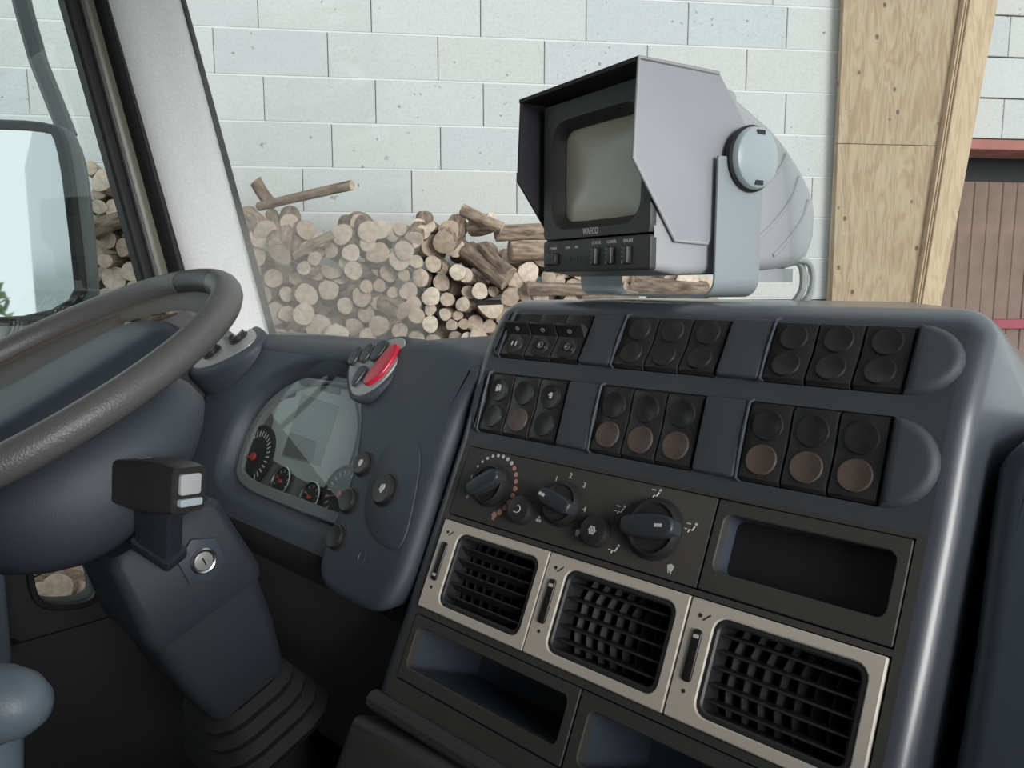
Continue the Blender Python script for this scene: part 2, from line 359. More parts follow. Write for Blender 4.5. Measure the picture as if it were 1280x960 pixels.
            dm = nt.nodes.new('ShaderNodeMixShader'); L(df.outputs[0], dm.inputs[1]); L(tl.outputs[0], dm.inputs[2])
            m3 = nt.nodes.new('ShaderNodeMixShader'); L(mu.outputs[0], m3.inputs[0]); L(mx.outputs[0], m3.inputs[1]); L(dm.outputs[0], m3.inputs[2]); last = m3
        L(last.outputs[0], o.inputs[0]); M[nm] = m
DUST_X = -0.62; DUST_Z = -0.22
wood_mats()
# ================================================================== THE BARN
WA = R(7.3); WW = RT*math.cos(WA)+FH*math.sin(WA); WN = -(FH*math.cos(WA)-RT*math.sin(WA))
WD = 3.58
WP = EYE + ray(500,155)*WD
WALL = Fr((WP.x, WP.y, 0), WW, (0,0,1), WN)                          # s along the wall, t = height, n towards the truck
K = WD/3.4; BH = 0.19*K; BL = 0.4715*K; Z0 = 2.1+(2.789-2.1)*K       # a bed joint at Z0
JOFF = {2:(-0.115*K), 1:(0.169*K), 0:(-0.104*K), -1:(0.176*K), -2:(0.046*K)}
wall = part('wall_front', MB().box(WALL, -3.2, 2.75, 0, 5.2, -0.20, -0.034), 'joint_dark'); tag(wall, 'pale grey concrete block wall behind the firewood pile', 'wall', kind='structure')
blk = MB(); f0 = Fr((0,0,0),(1,0,0),(0,0,1)); blk.box(f0, -BL/2+0.0016, BL/2-0.0016, -BH/2+0.0035, BH/2-0.0035, -0.034, 0.0, 0.0025)
blk_me = blk.mesh('block', 'block', None, 0)
jt = MB().box(f0, -2.95, 2.95, -0.0036, 0.0036, -0.03, -0.0012).mesh('mortar_joint', 'mortar', None, 0)
wr = Matrix((WW, WN*-1, Vector((0,0,1)))).transposed().to_4x4()
for row in range(-4, 9):
    zc = Z0 + BH*(row+0.5)
    off = JOFF.get(row, 0.05 + 0.5*BL*(row % 2))
    k0 = int(math.floor((-2.9-off)/BL)); k = k0
    while off + BL*k < 2.6:
        s0 = off + BL*(k+0.5)
        if -2.95 < s0 < 2.6 and zc < 4.1:
            inst('block', blk_me, wall, Matrix.Translation(WALL.p(s0, zc, random.uniform(-0.001,0.001))) @ wr)
        k += 1
    inst('mortar_joint', jt, wall, Matrix.Translation(WALL.p(-0.2, Z0+BH*row, 0)) @ wr)
gr = part('floor', MB().box(WORLD, -14, 14, -14, 14, -0.2, 0.0), 'ground'); tag(gr, 'bare grey barn floor', 'floor', kind='structure')

# tapered timber portal column: plywood web with a proud laminated flange along its right edge
COLN = 0.07; CF = WALL.at(0,0,COLN)
def cpx(x, y, n=0.0): return CF.px(x, y, n)
col = thing('timber_column', CF.p(2.1,0,0), 'tapered plywood-clad timber column with a pale laminated edge beside the block wall', 'column')
a0 = cpx(1055,0); a1 = cpx(1040,378); b0 = cpx(1199,0); b1 = cpx(1142,385)
def ext(p, q, t): r = (t-p[1])/(q[1]-p[1]); return (p[0]+(q[0]-p[0])*r, t)
part('plywood_web', MB().prism(CF, [ext(a0,a1,2.78), ext(b0,b1,2.78), ext(b0,b1,4.0), ext(a0,a1,4.0)], -0.03, 0.0), 'plywood', col)
part('plywood_web', MB().prism(CF, [ext(a0,a1,0.0), ext(b0,b1,0.0), ext(b0,b1,2.777), ext(a0,a1,2.777)], -0.03, -0.001), 'plywood', col)
c0 = cpx(1248,0,0.05); c1 = cpx(1176,385,0.05); d0 = cpx(1213,0,0.05); d1 = cpx(1152,385,0.05)
part('flange', MB().prism(CF, [ext(d0,d1,0.0), ext(c0,c1,0.0), ext(c0,c1,4.0), ext(d0,d1,4.0)], -0.05, 0.05, 0.002, 1), 'lumber', col)
for k in range(3):
    o = 0.003+0.010*k
    part('lamination', MB().prism(CF, [(ext(d0,d1,t)[0]-0.022+o+e, t) for t, e in ((0,0),(0,0.0075),(4.0,0.0075),(4.0,0))][:2] + [(ext(d0,d1,4.0)[0]-0.022+o+0.0075,4.0),(ext(d0,d1,4.0)[0]-0.022+o,4.0)], -0.02, 0.032+0.006*k), 'lumber', col)
cw0 = ext(a0,a1,2.0)[0]
part('back_flange', MB().box(CF, cw0+0.0, cw0+0.045, 0, 4.0, -0.055, -0.031), 'lumber', col)

# doorway to the right of the column: rusty lintel and a brown plank door with red rails
DN = Fr(WALL.p(0,0,-0.10), WW, (0,0,1), WN)
rs = DN.px(1222,178); ztop = rs[1]
wr2 = part('wall_right', MB().box(DN, 2.75, 5.6, ztop, 5.2, -0.12, 0.065), 'joint_dark'); tag(wr2, 'pale block wall above the rusty lintel', 'wall', kind='structure')
for row in range(0, 8):
    zc = ztop + BH*(row+0.5)
    for k in range(6):
        s0 = 2.80 + BL*(k+0.5) - (0.0 if row % 2 else 0.5*BL)
        inst('block', blk_me, wr2, Matrix.Translation(DN.p(s0, zc, 0.1)) @ wr)
door = thing('plank_door', DN.p(3.4,0,-0.3), 'weathered brown plank door under the rusty lintel', 'door')
part('lintel', MB().box(DN, 2.7, 5.6, ztop-0.055, ztop-0.004, -0.14, 0.11, 0.004), 'rust_steel', door)
pl = MB().box(f0, -0.043, 0.043, -1.2, 1.2, -0.03, 0.0, 0.004).mesh('plank', 'plank', None, 0)
for k in range(30):
    inst('plank', pl, door, Matrix.Translation(DN.p(2.68+0.088*k, ztop-0.17-1.2, -0.22+random.uniform(-0.003,0.003))) @ wr)
zr = DN.px(1270,405,-0.19)[1]
for zz in (zr, zr-0.36):
    part('rail', MB().box(DN, 2.65, 5.3, zz-0.028, zz+0.028, -0.218, -0.185, 0.004), 'stripe', door)
part('gap_shade_sheet', MB().box(DN, 2.4, 5.6, ztop-0.6, ztop+0.1, -0.42, -0.36), 'rubber', door)  # black sheet; its colour stands in for shade in the gap under the lintel

# ------------------------------------------------------------------ firewood
PF = WALL.at(0,0,0.52)                                               # front of the pile
logN = [0]
def log_mesh(r0, L, half=False, seg=14, bend=0.02, rough=0.06):
    """axis along -z, sawn end at the origin facing +z"""
    ph = [random.uniform(0, 6.28) for _ in range(4)]; am = [random.uniform(0.3,1)*rough for _ in range(4)]
    def rad(t): return r0*(1+am[0]*math.cos(2*t+ph[0])+am[1]*math.cos(3*t+ph[1])+0.6*am[2]*math.cos(5*t+ph[2]))
    bx = random.uniform(-bend,bend); by = random.uniform(-bend,bend); tp = random.uniform(0.82,1.05)
    rs = []; hs = random.uniform(-0.15,0.15)
    for k in range(5):
        u = k/4; q = 1+(tp-1)*u; w = 1+random.uniform(-0.04,0.04) if k else 1; ring = []
        for i in range(seg):
            t = 2*math.pi*i/seg; x = rad(t)*math.cos(t); y = rad(t)*math.sin(t)
            if half: y = min(y, r0*(0.12+hs+0.5*hs*x/r0))
            ring.append(Vector((x*q*w+bx*math.sin(u*2.2), y*q*w+by*math.sin(u*2.2), -u*L)))
        rs.append(ring)
    tx, ty = random.uniform(-0.35,0.35), random.uniform(-0.35,0.35)
    rs[0] = [Vector((p.x,p.y,p.x*tx*0.6+p.y*ty*0.6)) for p in rs[0]]
    b = MB().rings(rs, True, False, True)
    c = Vector((0,0,0))
    for p in rs[0]: c += p/seg
    e = MB().add([c+Vector((0,0,random.uniform(-0.002,0.004)))]+[p*0.93+Vector((0,0,0.0015)) for p in rs[0]]+[p for p in rs[0]],
        [(0, 1+i, 1+(i+1)%seg) for i in range(seg)] + [(1+i, 1+seg+i, 1+seg+(i+1)%seg, 1+(i+1)%seg) for i in range(seg)])
    return b, e
def aim(p, d, roll=0.0):
    z = Vector(d).normalized(); x = Vector((0,0,1)).cross(z)
    if x.length < 1e-3: x = Vector((1,0,0))
    x.normalize(); y = z.cross(x)
    return Matrix.Translation(p) @ Matrix((x,y,z)).transposed().to_4x4() @ Matrix.Rotation(roll, 4, 'Z')
BASE_L = 'half-hidden firewood log set back between the front logs of the pile'
def log(p, d, r, L, half=False, label=BASE_L, name='firewood_log', roll=None, grp='half-hidden logs set back in the pile', rough=0.07, bend=0.02):
    b, e = log_mesh(r, L, half, rough=rough, bend=bend)
    m4 = aim(p, d, random.uniform(0,6.28) if roll is None else roll)
    o = inst(name, b.mesh('bark', 'bark', None, 50), None, m4); tag(o, label, 'log', grp)
    inst('sawn_end', e.mesh('sawn_end', 'sawn', None, 30), o, m4)
    return o
def S(x, y): return (280+x/2.909, 200+y/2.909)
FRONT = [(850,408,30),(715,428,32),(753,497,34),(812,507,27),(930,477,30),(980,478,22),(868,525,27),(803,562,22),(850,565,19),(872,597,20),(828,600,22),(843,652,30),(517,560,33),(474,608,33),(562,603,38),(518,460,25),(500,498,35),(227,487,27),(290,393,27),(207,350,38),(560,338,42),(640,362,40),(600,410,34),(700,370,25),(565,252,38),(500,240,45),(430,270,40),(705,245,32),(750,310,38),(818,256,38),(842,318,36),(760,378,30),(790,445,32),(670,475,33),(700,565,32),(750,545,22),(750,597,30),(690,520,26),(615,482,22),(565,457,24),(1108,410,40),(1180,428,28),(1040,500,33),(915,597,34),(962,605,25),(925,642,33),(885,655,28),(930,692,30),(640,622,30),(410,642,45),(470,668,25),(522,640,30),(290,560,40),(300,490,40),(380,470,38),(345,605,45),(180,430,35),(180,560,42),(340,420,20),(330,358,25),(260,432,24),(120,225,42),(130,285,38),(300,255,36),(240,230,36),(345,290,28),(1105,480,36),(1150,500,30),(1220,440,22),(1260,520,30),(1170,540,28),(200,640,30),(260,640,32),(590,690,30),(650,690,30),(700,650,30),(760,660,28),(682,292,32),(612,262,34),(640,310,28),(522,305,28),(462,338,32),(470,402,34),(425,425,28),(440,372,24),(560,395,26),(655,420,22),(790,395,24),(725,262,26),(880,420,26),(890,480,26),(640,250,26),(1060,440,30),(560,520,26),(620,540,24),(985,430,22),(440,530,30),(230,560,30),(120,350,34),(150,490,28),(255,300,30),(390,330,28),(300,320,24)]
HALF = [(970,527,48),(392,395,40),(745,238,26),(1010,400,30),(620,560,36)]
LEFT = [(340,600,40),(330,690,24),(395,700,42),(410,825,32),(350,870,24),(380,930,44),(440,905,34),(330,640,26),(450,960,30),(300,560,24),(480,880,30),(360,800,30),(450,760,34),(470,820,30),(310,760,30)]
SC = FPX
def place(px, py, rp, half=False, back=0.0, **k):
    n = random.uniform(-0.05,0.05)-back
    if px < 330 and py > 300: n += 0.02
    s, t = PF.px(px, py, n); p = PF.p(s, t, n); dist = (p-EYE).dot(FW); r = rp/SC*dist
    d = (WN + WW*random.uniform(-0.38,0.38) + Vector((0,0,random.uniform(-0.12,0.30)))).normalized()
    return log(p, d, r, random.uniform(0.19,0.24) if back == 0 else random.uniform(0.20,0.25), half, **k)
USED = []
def band(v, edges, names):
    for e, n in zip(edges, names):
        if v < e: return n
    return names[-1]
ORD = ['leftmost', 'second', 'third', 'fourth', 'fifth', 'sixth', 'seventh', 'eighth', 'ninth']
def label_round(lst):
    keys = {}
    for x, y, r in lst:
        a, b = S(x,y); sz = band(r, (25,36), ('small','medium','large'))
        ro = band(b, (298,330,360,392), ('on top','high','midway up','low','at the foot'))
        co_ = band(a, (345,400,455,515,560,610,660), ('beside the pale pillar','above the instrument hood','above the hazard keypad','right of the hazard keypad','mid pile','left of the monitor hood','behind the flip switches','under the monitor'))
        keys.setdefault((sz,ro,co_), []).append((a,b,r))
    for (sz,ro,co_), L in keys.items():
        L.sort()
        for i, (a,b,r) in enumerate(L):
            pre = '' if len(L) == 1 else ('leftmost ' if i == 0 else ORD[i]+' from left ')
            USED.append((a,b,r/2.909)); place(a, b, r/2.909, label=f'{pre}{sz} round log end {ro}, {co_}', grp='round log ends in the front of the pile')
label_round(FRONT)
HLAB = ['wide half-round split log with a flat top low in the pile left of the console', 'half-round split log with a flat face beside the pale pillar', 'small half-round split log on top of the pile in the middle', 'half-round split log left of the monitor controls', 'half-round split log low in the middle of the pile']
for x, y, r in HALF:
    a, b = S(x,y); USED.append((a,b,r/2.909)); place(a, b, r/2.909, True, label=HLAB.pop(0), grp='split half-round logs in the pile', roll=random.uniform(-0.6,0.6))
NTH = ['topmost','second','third','fourth','fifth','sixth','seventh','eighth','ninth','tenth','eleventh','twelfth','thirteenth','fourteenth','lowest']
for i, (x, y, r) in enumerate(sorted(LEFT, key=lambda v: v[1])): place(x/2.667, y/2.667, r/2.667, label=f'{NTH[i]} firewood log of those seen between the wing mirror and the pillar', grp='logs seen through the side window')
# logs that lie across the others
def across(p0, p1, r, n, label, nn=None, **k):
    s0, t0 = PF.px(*p0, n); s1, t1 = PF.px(*p1, nn if nn is not None else n); A = PF.p(s0,t0,n); B = PF.p(s1,t1,nn if nn is not None else n)
    return log(B, B-A, r/SC*((A-EYE).dot(FW)), (B-A).length, label=label, grp='logs lying across the pile', **k)
across(S(125,172), S(466,92), 6.5, -0.12, 'long thin grey branch lying across the top of the firewood pile', 0.02, bend=0.004, rough=0.12)
across(S(195,165), S(115,75), 8, -0.16, 'short pale stub propped against the block wall behind the long branch', -0.14)
across(S(1190,265), S(990,268), 10, 0.0, 'smooth pale log lying sideways on top of the pile beside the monitor', bend=0.008)
across(S(1240,330), S(1040,332), 14, 0.0, 'thick pale log lying sideways left of the monitor controls', bend=0.01)
across(S(1330,468), S(1105,466), 9, 0.05, 'long peeled log lying sideways under the monitor', bend=0.01)
across(S(870,180), S(1010,250), 8, -0.02, 'splintered grey log with a torn end on top of the pile', 0.04)
across(S(880,330), S(1030,440), 13, -0.06, 'split log leaning down to the right in the pile', 0.06)
across(S(955,305), S(1045,408), 8, 0.0, 'thin crooked log resting on the leaning split log', 0.09)
across(S(545,490), S(655,548), 12, -0.08, 'grey barked log angled out of the middle of the pile', 0.08)
across(S(250,190), S(205,345), 13, -0.15, 'pale log tilted down under the long branch', 0.08)
across(S(165,190), S(185,305), 8, -0.10, 'thin pale log tilted down beside the pillar', 0.09)
across(S(400,280), S(255,350), 5, 0.05, 'thin stick poking out of the pile towards the pillar', 0.08)
across((165,275), (112,290), 11, 0.02, 'grey barked log lying sideways beside the mirror')
across(S(1500,520), S(1290,500), 12, -0.05, 'pale log lying sideways beneath the monitor bracket')
across(S(1760,470), S(1480,452), 13, -0.12, 'barked log lying sideways behind the monitor bracket')
across(S(470,225), S(525,262), 13, -0.10, 'stout barked chunk on top of the pile left of centre', 0.05)
across(S(720,215), S(690,290), 12, -0.12, 'upright split chunk near the middle of the pile top', 0.04)
across(S(850,225), S(800,300), 14, -0.10, 'knotty barked chunk at the top right of the pile', 0.06)
across(S(100,205), S(150,260), 14, -0.10, 'thick rounded log end high beside the pale pillar', 0.05)
across(S(640,260), S(655,330), 12, -0.10, 'weathered grey chunk tilted forward in the upper pile', 0.07)
across(S(900,235), S(975,225), 12, -0.06, 'grey splintered chunk under the torn log', 0.02)
# fillers a hand's breadth further back, then the rest of the pile down to the floor
TOP = [(-200,225),(100,235),(180,250),(300,262),(430,290),(470,285),(560,288),(640,296),(690,300),(800,322),(900,345),(960,372)]
def top_y(x):
    for (x0,y0),(x1,y1) in zip(TOP, TOP[1:]):
        if x0 <= x <= x1: return y0+(y1-y0)*(x-x0)/(x1-x0)
    return 999
cnt = 0; y = 262.0; row = 0
while y < 455:
    x = 95 + (row % 2)*13
    while x < 905:
        vis = x < 185 or (x > 300 and (x < 690 or y > 330))
        if vis and y > top_y(x)+14 and cnt < 165 and (x < 640 or y < 400) and not any(math.hypot(x-a,y-b) < 0.55*(r+12) for a,b,r in USED):
            place(x+random.uniform(-5,5), y+random.uniform(-5,5), random.uniform(10,16), random.random() < 0.15, back=0.17); cnt += 1
        x += 22
    y += 19; row += 1
for x, y, r in [(60,705,14),(85,712,13),(72,735,16),(100,738,12),(50,742,12),(110,715,12),(90,758,12),(62,762,12),(120,745,10)]:
    place(x, y, r*1.15, label='firewood log seen through the low door window', grp='logs seen through the low door window')
core = MB(); z = 0.045; row = 0
while z < 1.80:
    s = -2.55 + 0.045*(row % 2)
    while s < 1.15:
        if True:
            r = random.uniform(0.040,0.047); n = 0.40+random.uniform(-0.03,0.03); f = WALL.at(s+random.uniform(-.004,.004), z, n)
            core.lathe(Fr(f.O, WW, (0,0,1), WN), [(r,-0.34),(r,-0.004),(r*0.9,0)], 8)
        s += 0.093
    z += 0.079; row += 1
co = part('firewood_stack', core, 'bark', None, 40); tag(co, 'dark lower body of the stacked firewood pile', 'firewood', kind='stuff')

# ================================================================== THE CAB SHELL
CX = -0.53                                                           # centre line of the cab
XL, XR = -1.64, 0.58
def struct(name, mb, m, label, cat, smooth=35):
    return tag(part(name, mb, m, None, smooth), label, cat, kind='structure')
struct('floor_cab', MB().box(WORLD, XL, XR, -0.95, 1.0, 0.95, 1.0), 'floor_black', 'black cab floor in the footwell', 'floor')
struct('ceiling', MB().box(WORLD, XL-0.02, XR+0.02, -0.95, 0.86, 2.86, 2.92), 'lining', 'grey headlining of the cab', 'ceiling')
struct('wall_back', MB().box(WORLD, XL, XR, -1.0, -0.95, 0.95, 2.9), 'lining', 'grey lined rear wall of the cab', 'wall')
struct('wall_bulkhead', MB().box(WORLD, XL, XR, 1.0, 1.05, 0.6, 1.93), 'floor_black', 'dark bulkhead under the windscreen', 'wall')
DL = Fr((XL,0,0), (0,1,0), (0,0,1))
# driver's door: dark lined panel with a low rounded window
lw = smooth_poly(ccw([DL.px(38,690), DL.px(105,692), DL.px(120,735), DL.px(112,752), DL.px(60,756), DL.px(44,742)]), 2)
la = [min(p[0] for p in lw)-0.05, max(p[0] for p in lw)+0.05, min(p[1] for p in lw)-0.05, max(p[1] for p in lw)+0.05]
SILL = 1.93
dp = MB()
for b in ((-0.95,la[0],0.95,SILL),(la[1],1.0,0.95,SILL),(la[0],la[1],0.95,la[2]),(la[0],la[1],la[3],SILL)):
    dp.box(DL, b[0], b[1], b[2], b[3], -0.05, 0.0)
n_ = len(lw); ro = []
cxw = (la[0]+la[1])/2; czw = (la[2]+la[3])/2
for a, b in lw:                                                      # square outline with matching point count
    da, db = a-cxw, b-czw; q = min((la[1]-cxw)/abs(da) if abs(da)>1e-6 else 9e9, (la[3]-czw)/abs(db) if abs(db)>1e-6 else 9e9); ro.append((cxw+da*q, czw+db*q))
dp.plate(DL, ro, lw, -0.05, 0.0, 0.004)
dd = struct('door_1', dp, 'door_dark', "dark inner panel of the driver's door with a low window", 'door')
part('low_window_seal', MB().plate(DL, offset(lw,0.012), lw, -0.01, 0.008, 0.002), 'rubber', dd)
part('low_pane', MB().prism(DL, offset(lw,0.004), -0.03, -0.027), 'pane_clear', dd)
gx = DL.px(-6,745); part('grab_handle', MB().prism(Fr(DL.p(gx[0]-0.02, gx[1], 0.10),(0,1,0),(0,0,1)), rrect(-0.05,0.012,-0.10,0.10,0.028), -0.10, 0.03, 0.01), 'armrest', dd)
struct('door_2', MB().box(WORLD, XR, XR+0.05, -0.95, 1.0, 0.95, 1.78), 'door_dark', 'passenger door of the cab, out of view', 'door')
struct('wall_left', MB().box(WORLD, XL-0.02, XL+0.04, -0.95, 0.70, 2.72, 2.90).box(WORLD, XL-0.02, XL+0.05, -0.95, -0.60, 1.9, 2.9), 'lining', "lined frame above the driver's window", 'wall')
struct('wall_right_cab', MB().box(WORLD, XR-0.03, XR+0.03, -0.95, 0.70, 2.72, 2.90).box(WORLD, XR-0.03, XR+0.03, -0.95, -0.35, 1.7, 2.9), 'lining', 'lined frame above the passenger window', 'wall')

# A-pillar with door seals, traced in the plane of the door
PXL = Fr((-1.57,0,0), (0,1,0), (0,0,1))
def strip(l0, l1, r0, r1, x_off, thick, bulge=0.0, seg=8, nz=10):
    """band between a left edge and a right edge (each top and bottom pixel), bulging towards the cab"""
    f = PXL.at(0,0,x_off); A0 = f.px(*l0); A1 = f.px(*l1); B0 = f.px(*r0); B1 = f.px(*r1)
    def lerp(p, q, u): return (p[0]+(q[0]-p[0])*u, p[1]+(q[1]-p[1])*u)
    rs = []
    for k in range(nz+1):
        u = -0.35+1.5*k/nz; P = lerp(A0,A1,u); Q = lerp(B0,B1,u); ring = []
        for i in range(seg+1):
            w = i/seg; c = lerp(P,Q,w); ring.append(f.p(c[0], c[1], bulge*(1-(2*w-1)**4)*1.0))
        for i in range(seg, -1, -1):
            w = i/seg; c = lerp(P,Q,w); ring.append(f.p(c[0], c[1], -thick))
        rs.append(ring)
    return MB().rings(rs, True, True, True)
pil = struct('trim_1', strip((133,0),(230,340),(226,0),(334,408), 0.0, 0.06, 0.022), 'pillar', 'pale grey grained windscreen pillar trim', 'pillar', 60)
part('windscreen_seal', strip((222,0),(330,408),(232,0),(343,408), -0.005, 0.05, 0.008), 'rubber', pil)
part('door_seal', strip((127,0),(219,340),(138,0),(234,340), -0.01, 0.05, 0.012), 'rubber', pil)
part('door_frame', strip((103,0),(197,346),(130,0),(223,342), -0.05, 0.03, 0.004), 'olive', pil)
part('frame_edge', strip((99,0),(193,346),(104,0),(198,346), -0.045, 0.03, 0.006), 'mirror_shell', pil)
part('glass_channel', strip((80,0),(177,348),(100,0),(194,346), -0.05, 0.03, 0.006), 'rubber', pil)

struct('trim_2', MB().tube([(XR-0.02,0.80,1.9),(XR-0.02,0.74,2.3),(XR-0.02,0.62,2.88)], 0.05, 10), 'pillar', 'pale windscreen pillar on the passenger side', 'pillar', 60)
# panes
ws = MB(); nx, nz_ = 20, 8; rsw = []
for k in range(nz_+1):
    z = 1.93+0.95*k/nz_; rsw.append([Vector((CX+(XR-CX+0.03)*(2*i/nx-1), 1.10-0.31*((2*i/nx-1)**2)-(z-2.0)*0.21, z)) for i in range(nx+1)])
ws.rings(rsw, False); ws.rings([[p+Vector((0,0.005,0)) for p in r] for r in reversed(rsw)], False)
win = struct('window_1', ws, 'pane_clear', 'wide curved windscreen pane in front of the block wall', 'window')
gl = Fr((XL-0.035,0,0),(0,1,0),(0,0,1)); g0 = gl.px(100,0); g1 = gl.px(190,346)
struct('window_2', MB().prism(gl, [(-0.60,1.85), ext(g0,g1,1.85), ext(g0,g1,2.75), (-0.60,2.75)], -0.002, 0.002), 'pane_green', "green-tinted pane of the driver's side window", 'window')

# ------------------------------------------------------------------ wing mirror outside the side window
MN = Vector((0.62,-0.78,0)).normalized(); MU = Vector((0,0,1)).cross(MN)
MF = Fr(EYE + ray(40,280)*(1.92/abs(ray(40,280).x)), MU, (0,0,1), MN)
mir = thing('wing_mirror', MF.p(0,-0.25,0), 'black-framed wing mirror outside the side window', 'mirror')
o1 = smooth_poly(ccw([MF.px(x,y) for x,y in ((-90,150),(60,150),(84,168),(100,300),(110,402),(-90,412))]), 2)
part('housing', MB().prism(MF, offset(o1,0.002), -0.06, -0.004, 0.02, back=True), 'mirror_shell', mir)
part('frame', MB().plate(MF, o1, offset(o1,-0.020), -0.01, 0.010, 0.004), 'rubber', mir)
part('mirror_glass', MB().prism(MF, offset(o1,-0.019), -0.004, 0.002), 'mirror', mir)
MF2 = MF.at(0,0,-0.06)
o2 = smooth_poly(ccw([MF2.px(x,y) for x,y in ((40,155),(78,163),(100,195),(117,385),(113,400),(60,400))]), 2)
part('side_cover', MB().prism(MF2, o2, -0.03, 0.02, 0.010), 'mirror_shell', mir)
pa = [MF.px(-5,-60), MF.px(8,0), MF.px(28,70), MF.px(50,125), MF.px(66,165)]
part('arm', MB().tube([MF.p(a,b,-0.05) for a,b in pa], 0.019, 10), 'mirror_shell', mir)
# the truck's own body runs back along the yard and shows in the mirror
cb = thing('truck_body', (CX,-4,0.9), 'blue-grey truck body side reflected in the wing mirror', 'truck body')
part('box', MB().box(WORLD, XL-0.05, XR+0.05, -7.0, -1.1, 1.0, 3.3, 0.03), 'cap', cb)
part('chassis', MB().box(WORLD, XL+0.3, XR-0.3, -7.0, 0.6, 0.55, 0.95, 0.03), 'floor_black', cb)
for i in range(2,4):
    hx = -9.5+2.1*i; hb = MB(); rr = random.Random(i)
    for k in range(420):
        a = rr.uniform(0,6.28); u = rr.uniform(-1,1); w = math.sqrt(1-u*u); r = rr.uniform(0.8,1.1)
        p = Vector((hx+1.3*r*w*math.cos(a), -15+1.0*r*w*math.sin(a), 1.25+1.2*r*u)); d1 = Vector((rr.uniform(-1,1),rr.uniform(-1,1),rr.uniform(-1,1))).normalized()*0.20; d2 = d1.orthogonal().normalized()*0.11
        hb.add([p-d1,p+d2,p+d1,p-d2],[(0,1,2,3)])
    sh_ = thing('shrub', (hx,-15,0), 'green shrub reflected low in the wing mirror', 'shrub', 'shrubs reflected in the mirror')
    part('foliage', hb, 'leaf', sh_, 0); part('stem', MB().tube([(hx,-15,0),(hx,-15,1.2)],0.08,8), 'bark', sh_)
# ================================================================== CENTRE CONSOLE
TL = R(25.5)
PN = Fr((-0.5807,0.6768,1.7802), (1,0,0), (0,math.sin(TL),math.cos(TL)))
con = thing('centre_console', PN.p(0.1,-0.4,-0.2), 'dark plastic centre console with switch rows, heater knobs and air vents', 'console')
def bulge(t):
    pts = [(-9,0),(0.112,0),(0.214,0.010),(0.236,0.010),(0.312,0.001),(9,0.001)]
    for (a,b),(c,d) in zip(pts, pts[1:]):
        if a <= t <= c: return b+(d-b)*(t-a)/(c-a)
# outer shell: rounded rim around the fascia, running forward to the windscreen
SH = Fr(PN.O, PN.U, PN.V, (0,-1,0)); S0, S1, T0, T1 = -0.200, 0.392, -0.246, 0.306; rb = 0.021
def shell_loop(a0, a1, b0, b1, r, rt=None):
    """rounded outline whose upper right shoulder has its own radius"""
    rt = rt or r; L = rrect(a0,a1,b0,b1,r,5); T = rrect(a0,a1,b0,b1,rt,5); mid = [0.0,0.112,0.214,0.236,0.27]
    return L[:6]+[(a1,min(t,b1-rt)) for t in mid]+T[6:12]+L[12:18]+[(a0,t) for t in reversed(mid)]+L[18:]
sh = MB(); rs = []
for k in range(7):
    th = math.pi/2*k/6; o = rb*math.sin(th); rs.append([SH.p(a,b,-rb*(1-math.cos(th)))+PN.N*bulge(b) for a,b in shell_loop(S0-o,S1+o,T0-o,T1+o,0.003+o*1.5)])
for d in (0.04,0.07,0.10,0.14,0.19,0.25,0.31): rs.append([SH.p(a,b,-d)+PN.N*bulge(b)*max(0,1-d/0.2) for a,b in shell_loop(S0-rb,S1+rb+0.05*d,T0-rb,T1+rb,0.003+rb*1.5,0.003+rb*1.5+0.55*max(0,d-0.025))])
sh.rings(rs, True, False, True)
part('shell', sh, 'navy_shell', con)
GRP_S = [(-0.181,-0.041),(0.0125,0.1525),(0.2065,0.3465)]             # switch groups along the rows
ROWL = (0.1285,0.2135); ROWU = (0.2350,0.3085)
holes = [(-0.191,0.383,0.009,0.107),(-0.191,0.383,-0.118,0.003),(-0.191,0.383,-0.212,-0.126)]
for a,b in GRP_S: holes += [(a,b,*ROWL),(a+0.003,b+0.003,*ROWU)]
sb = sorted(set([S0,S1]+[h[i] for h in holes for i in (0,1)])); tb = sorted(set([T0,T1,0.112,0.214,0.236]+[h[i] for h in holes for i in (2,3) if h[i] < T1]))
sk = {0: MB(), 1: MB()}                                              # lower charcoal fascia, upper blue-grey one
for i in range(len(sb)-1):
    for j in range(len(tb)-1):
        cs, ct = (sb[i]+sb[i+1])/2, (tb[j]+tb[j+1])/2
        if any(h[0] < cs < h[1] and h[2] < ct < h[3] for h in holes): continue
        sk[ct > 0.112].add([PN.p(a,b,bulge(b)) for a,b in ((sb[i],tb[j]),(sb[i+1],tb[j]),(sb[i+1],tb[j+1]),(sb[i],tb[j+1]))], [(0,1,2,3)])
for h in holes:                                                      # turned-in edges of the openings
    q = [(h[0],h[2]),(h[1],h[2]),(h[1],min(h[3],T1)),(h[0],min(h[3],T1))]
    sk[h[2] > 0.11].rings([[PN.p(a,b,bulge(b)) for a,b in q],[PN.p(a,b,bulge(b)-0.03) for a,b in q]], True, False, False)
part('fascia', sk[1], 'navy', con, 30); part('lower_fascia', sk[0], 'charcoal', con, 30)
part('backing', MB().box(PN, S0+0.01, S1-0.01, 0.004, T1-0.005, -0.045, -0.031), 'black', con)

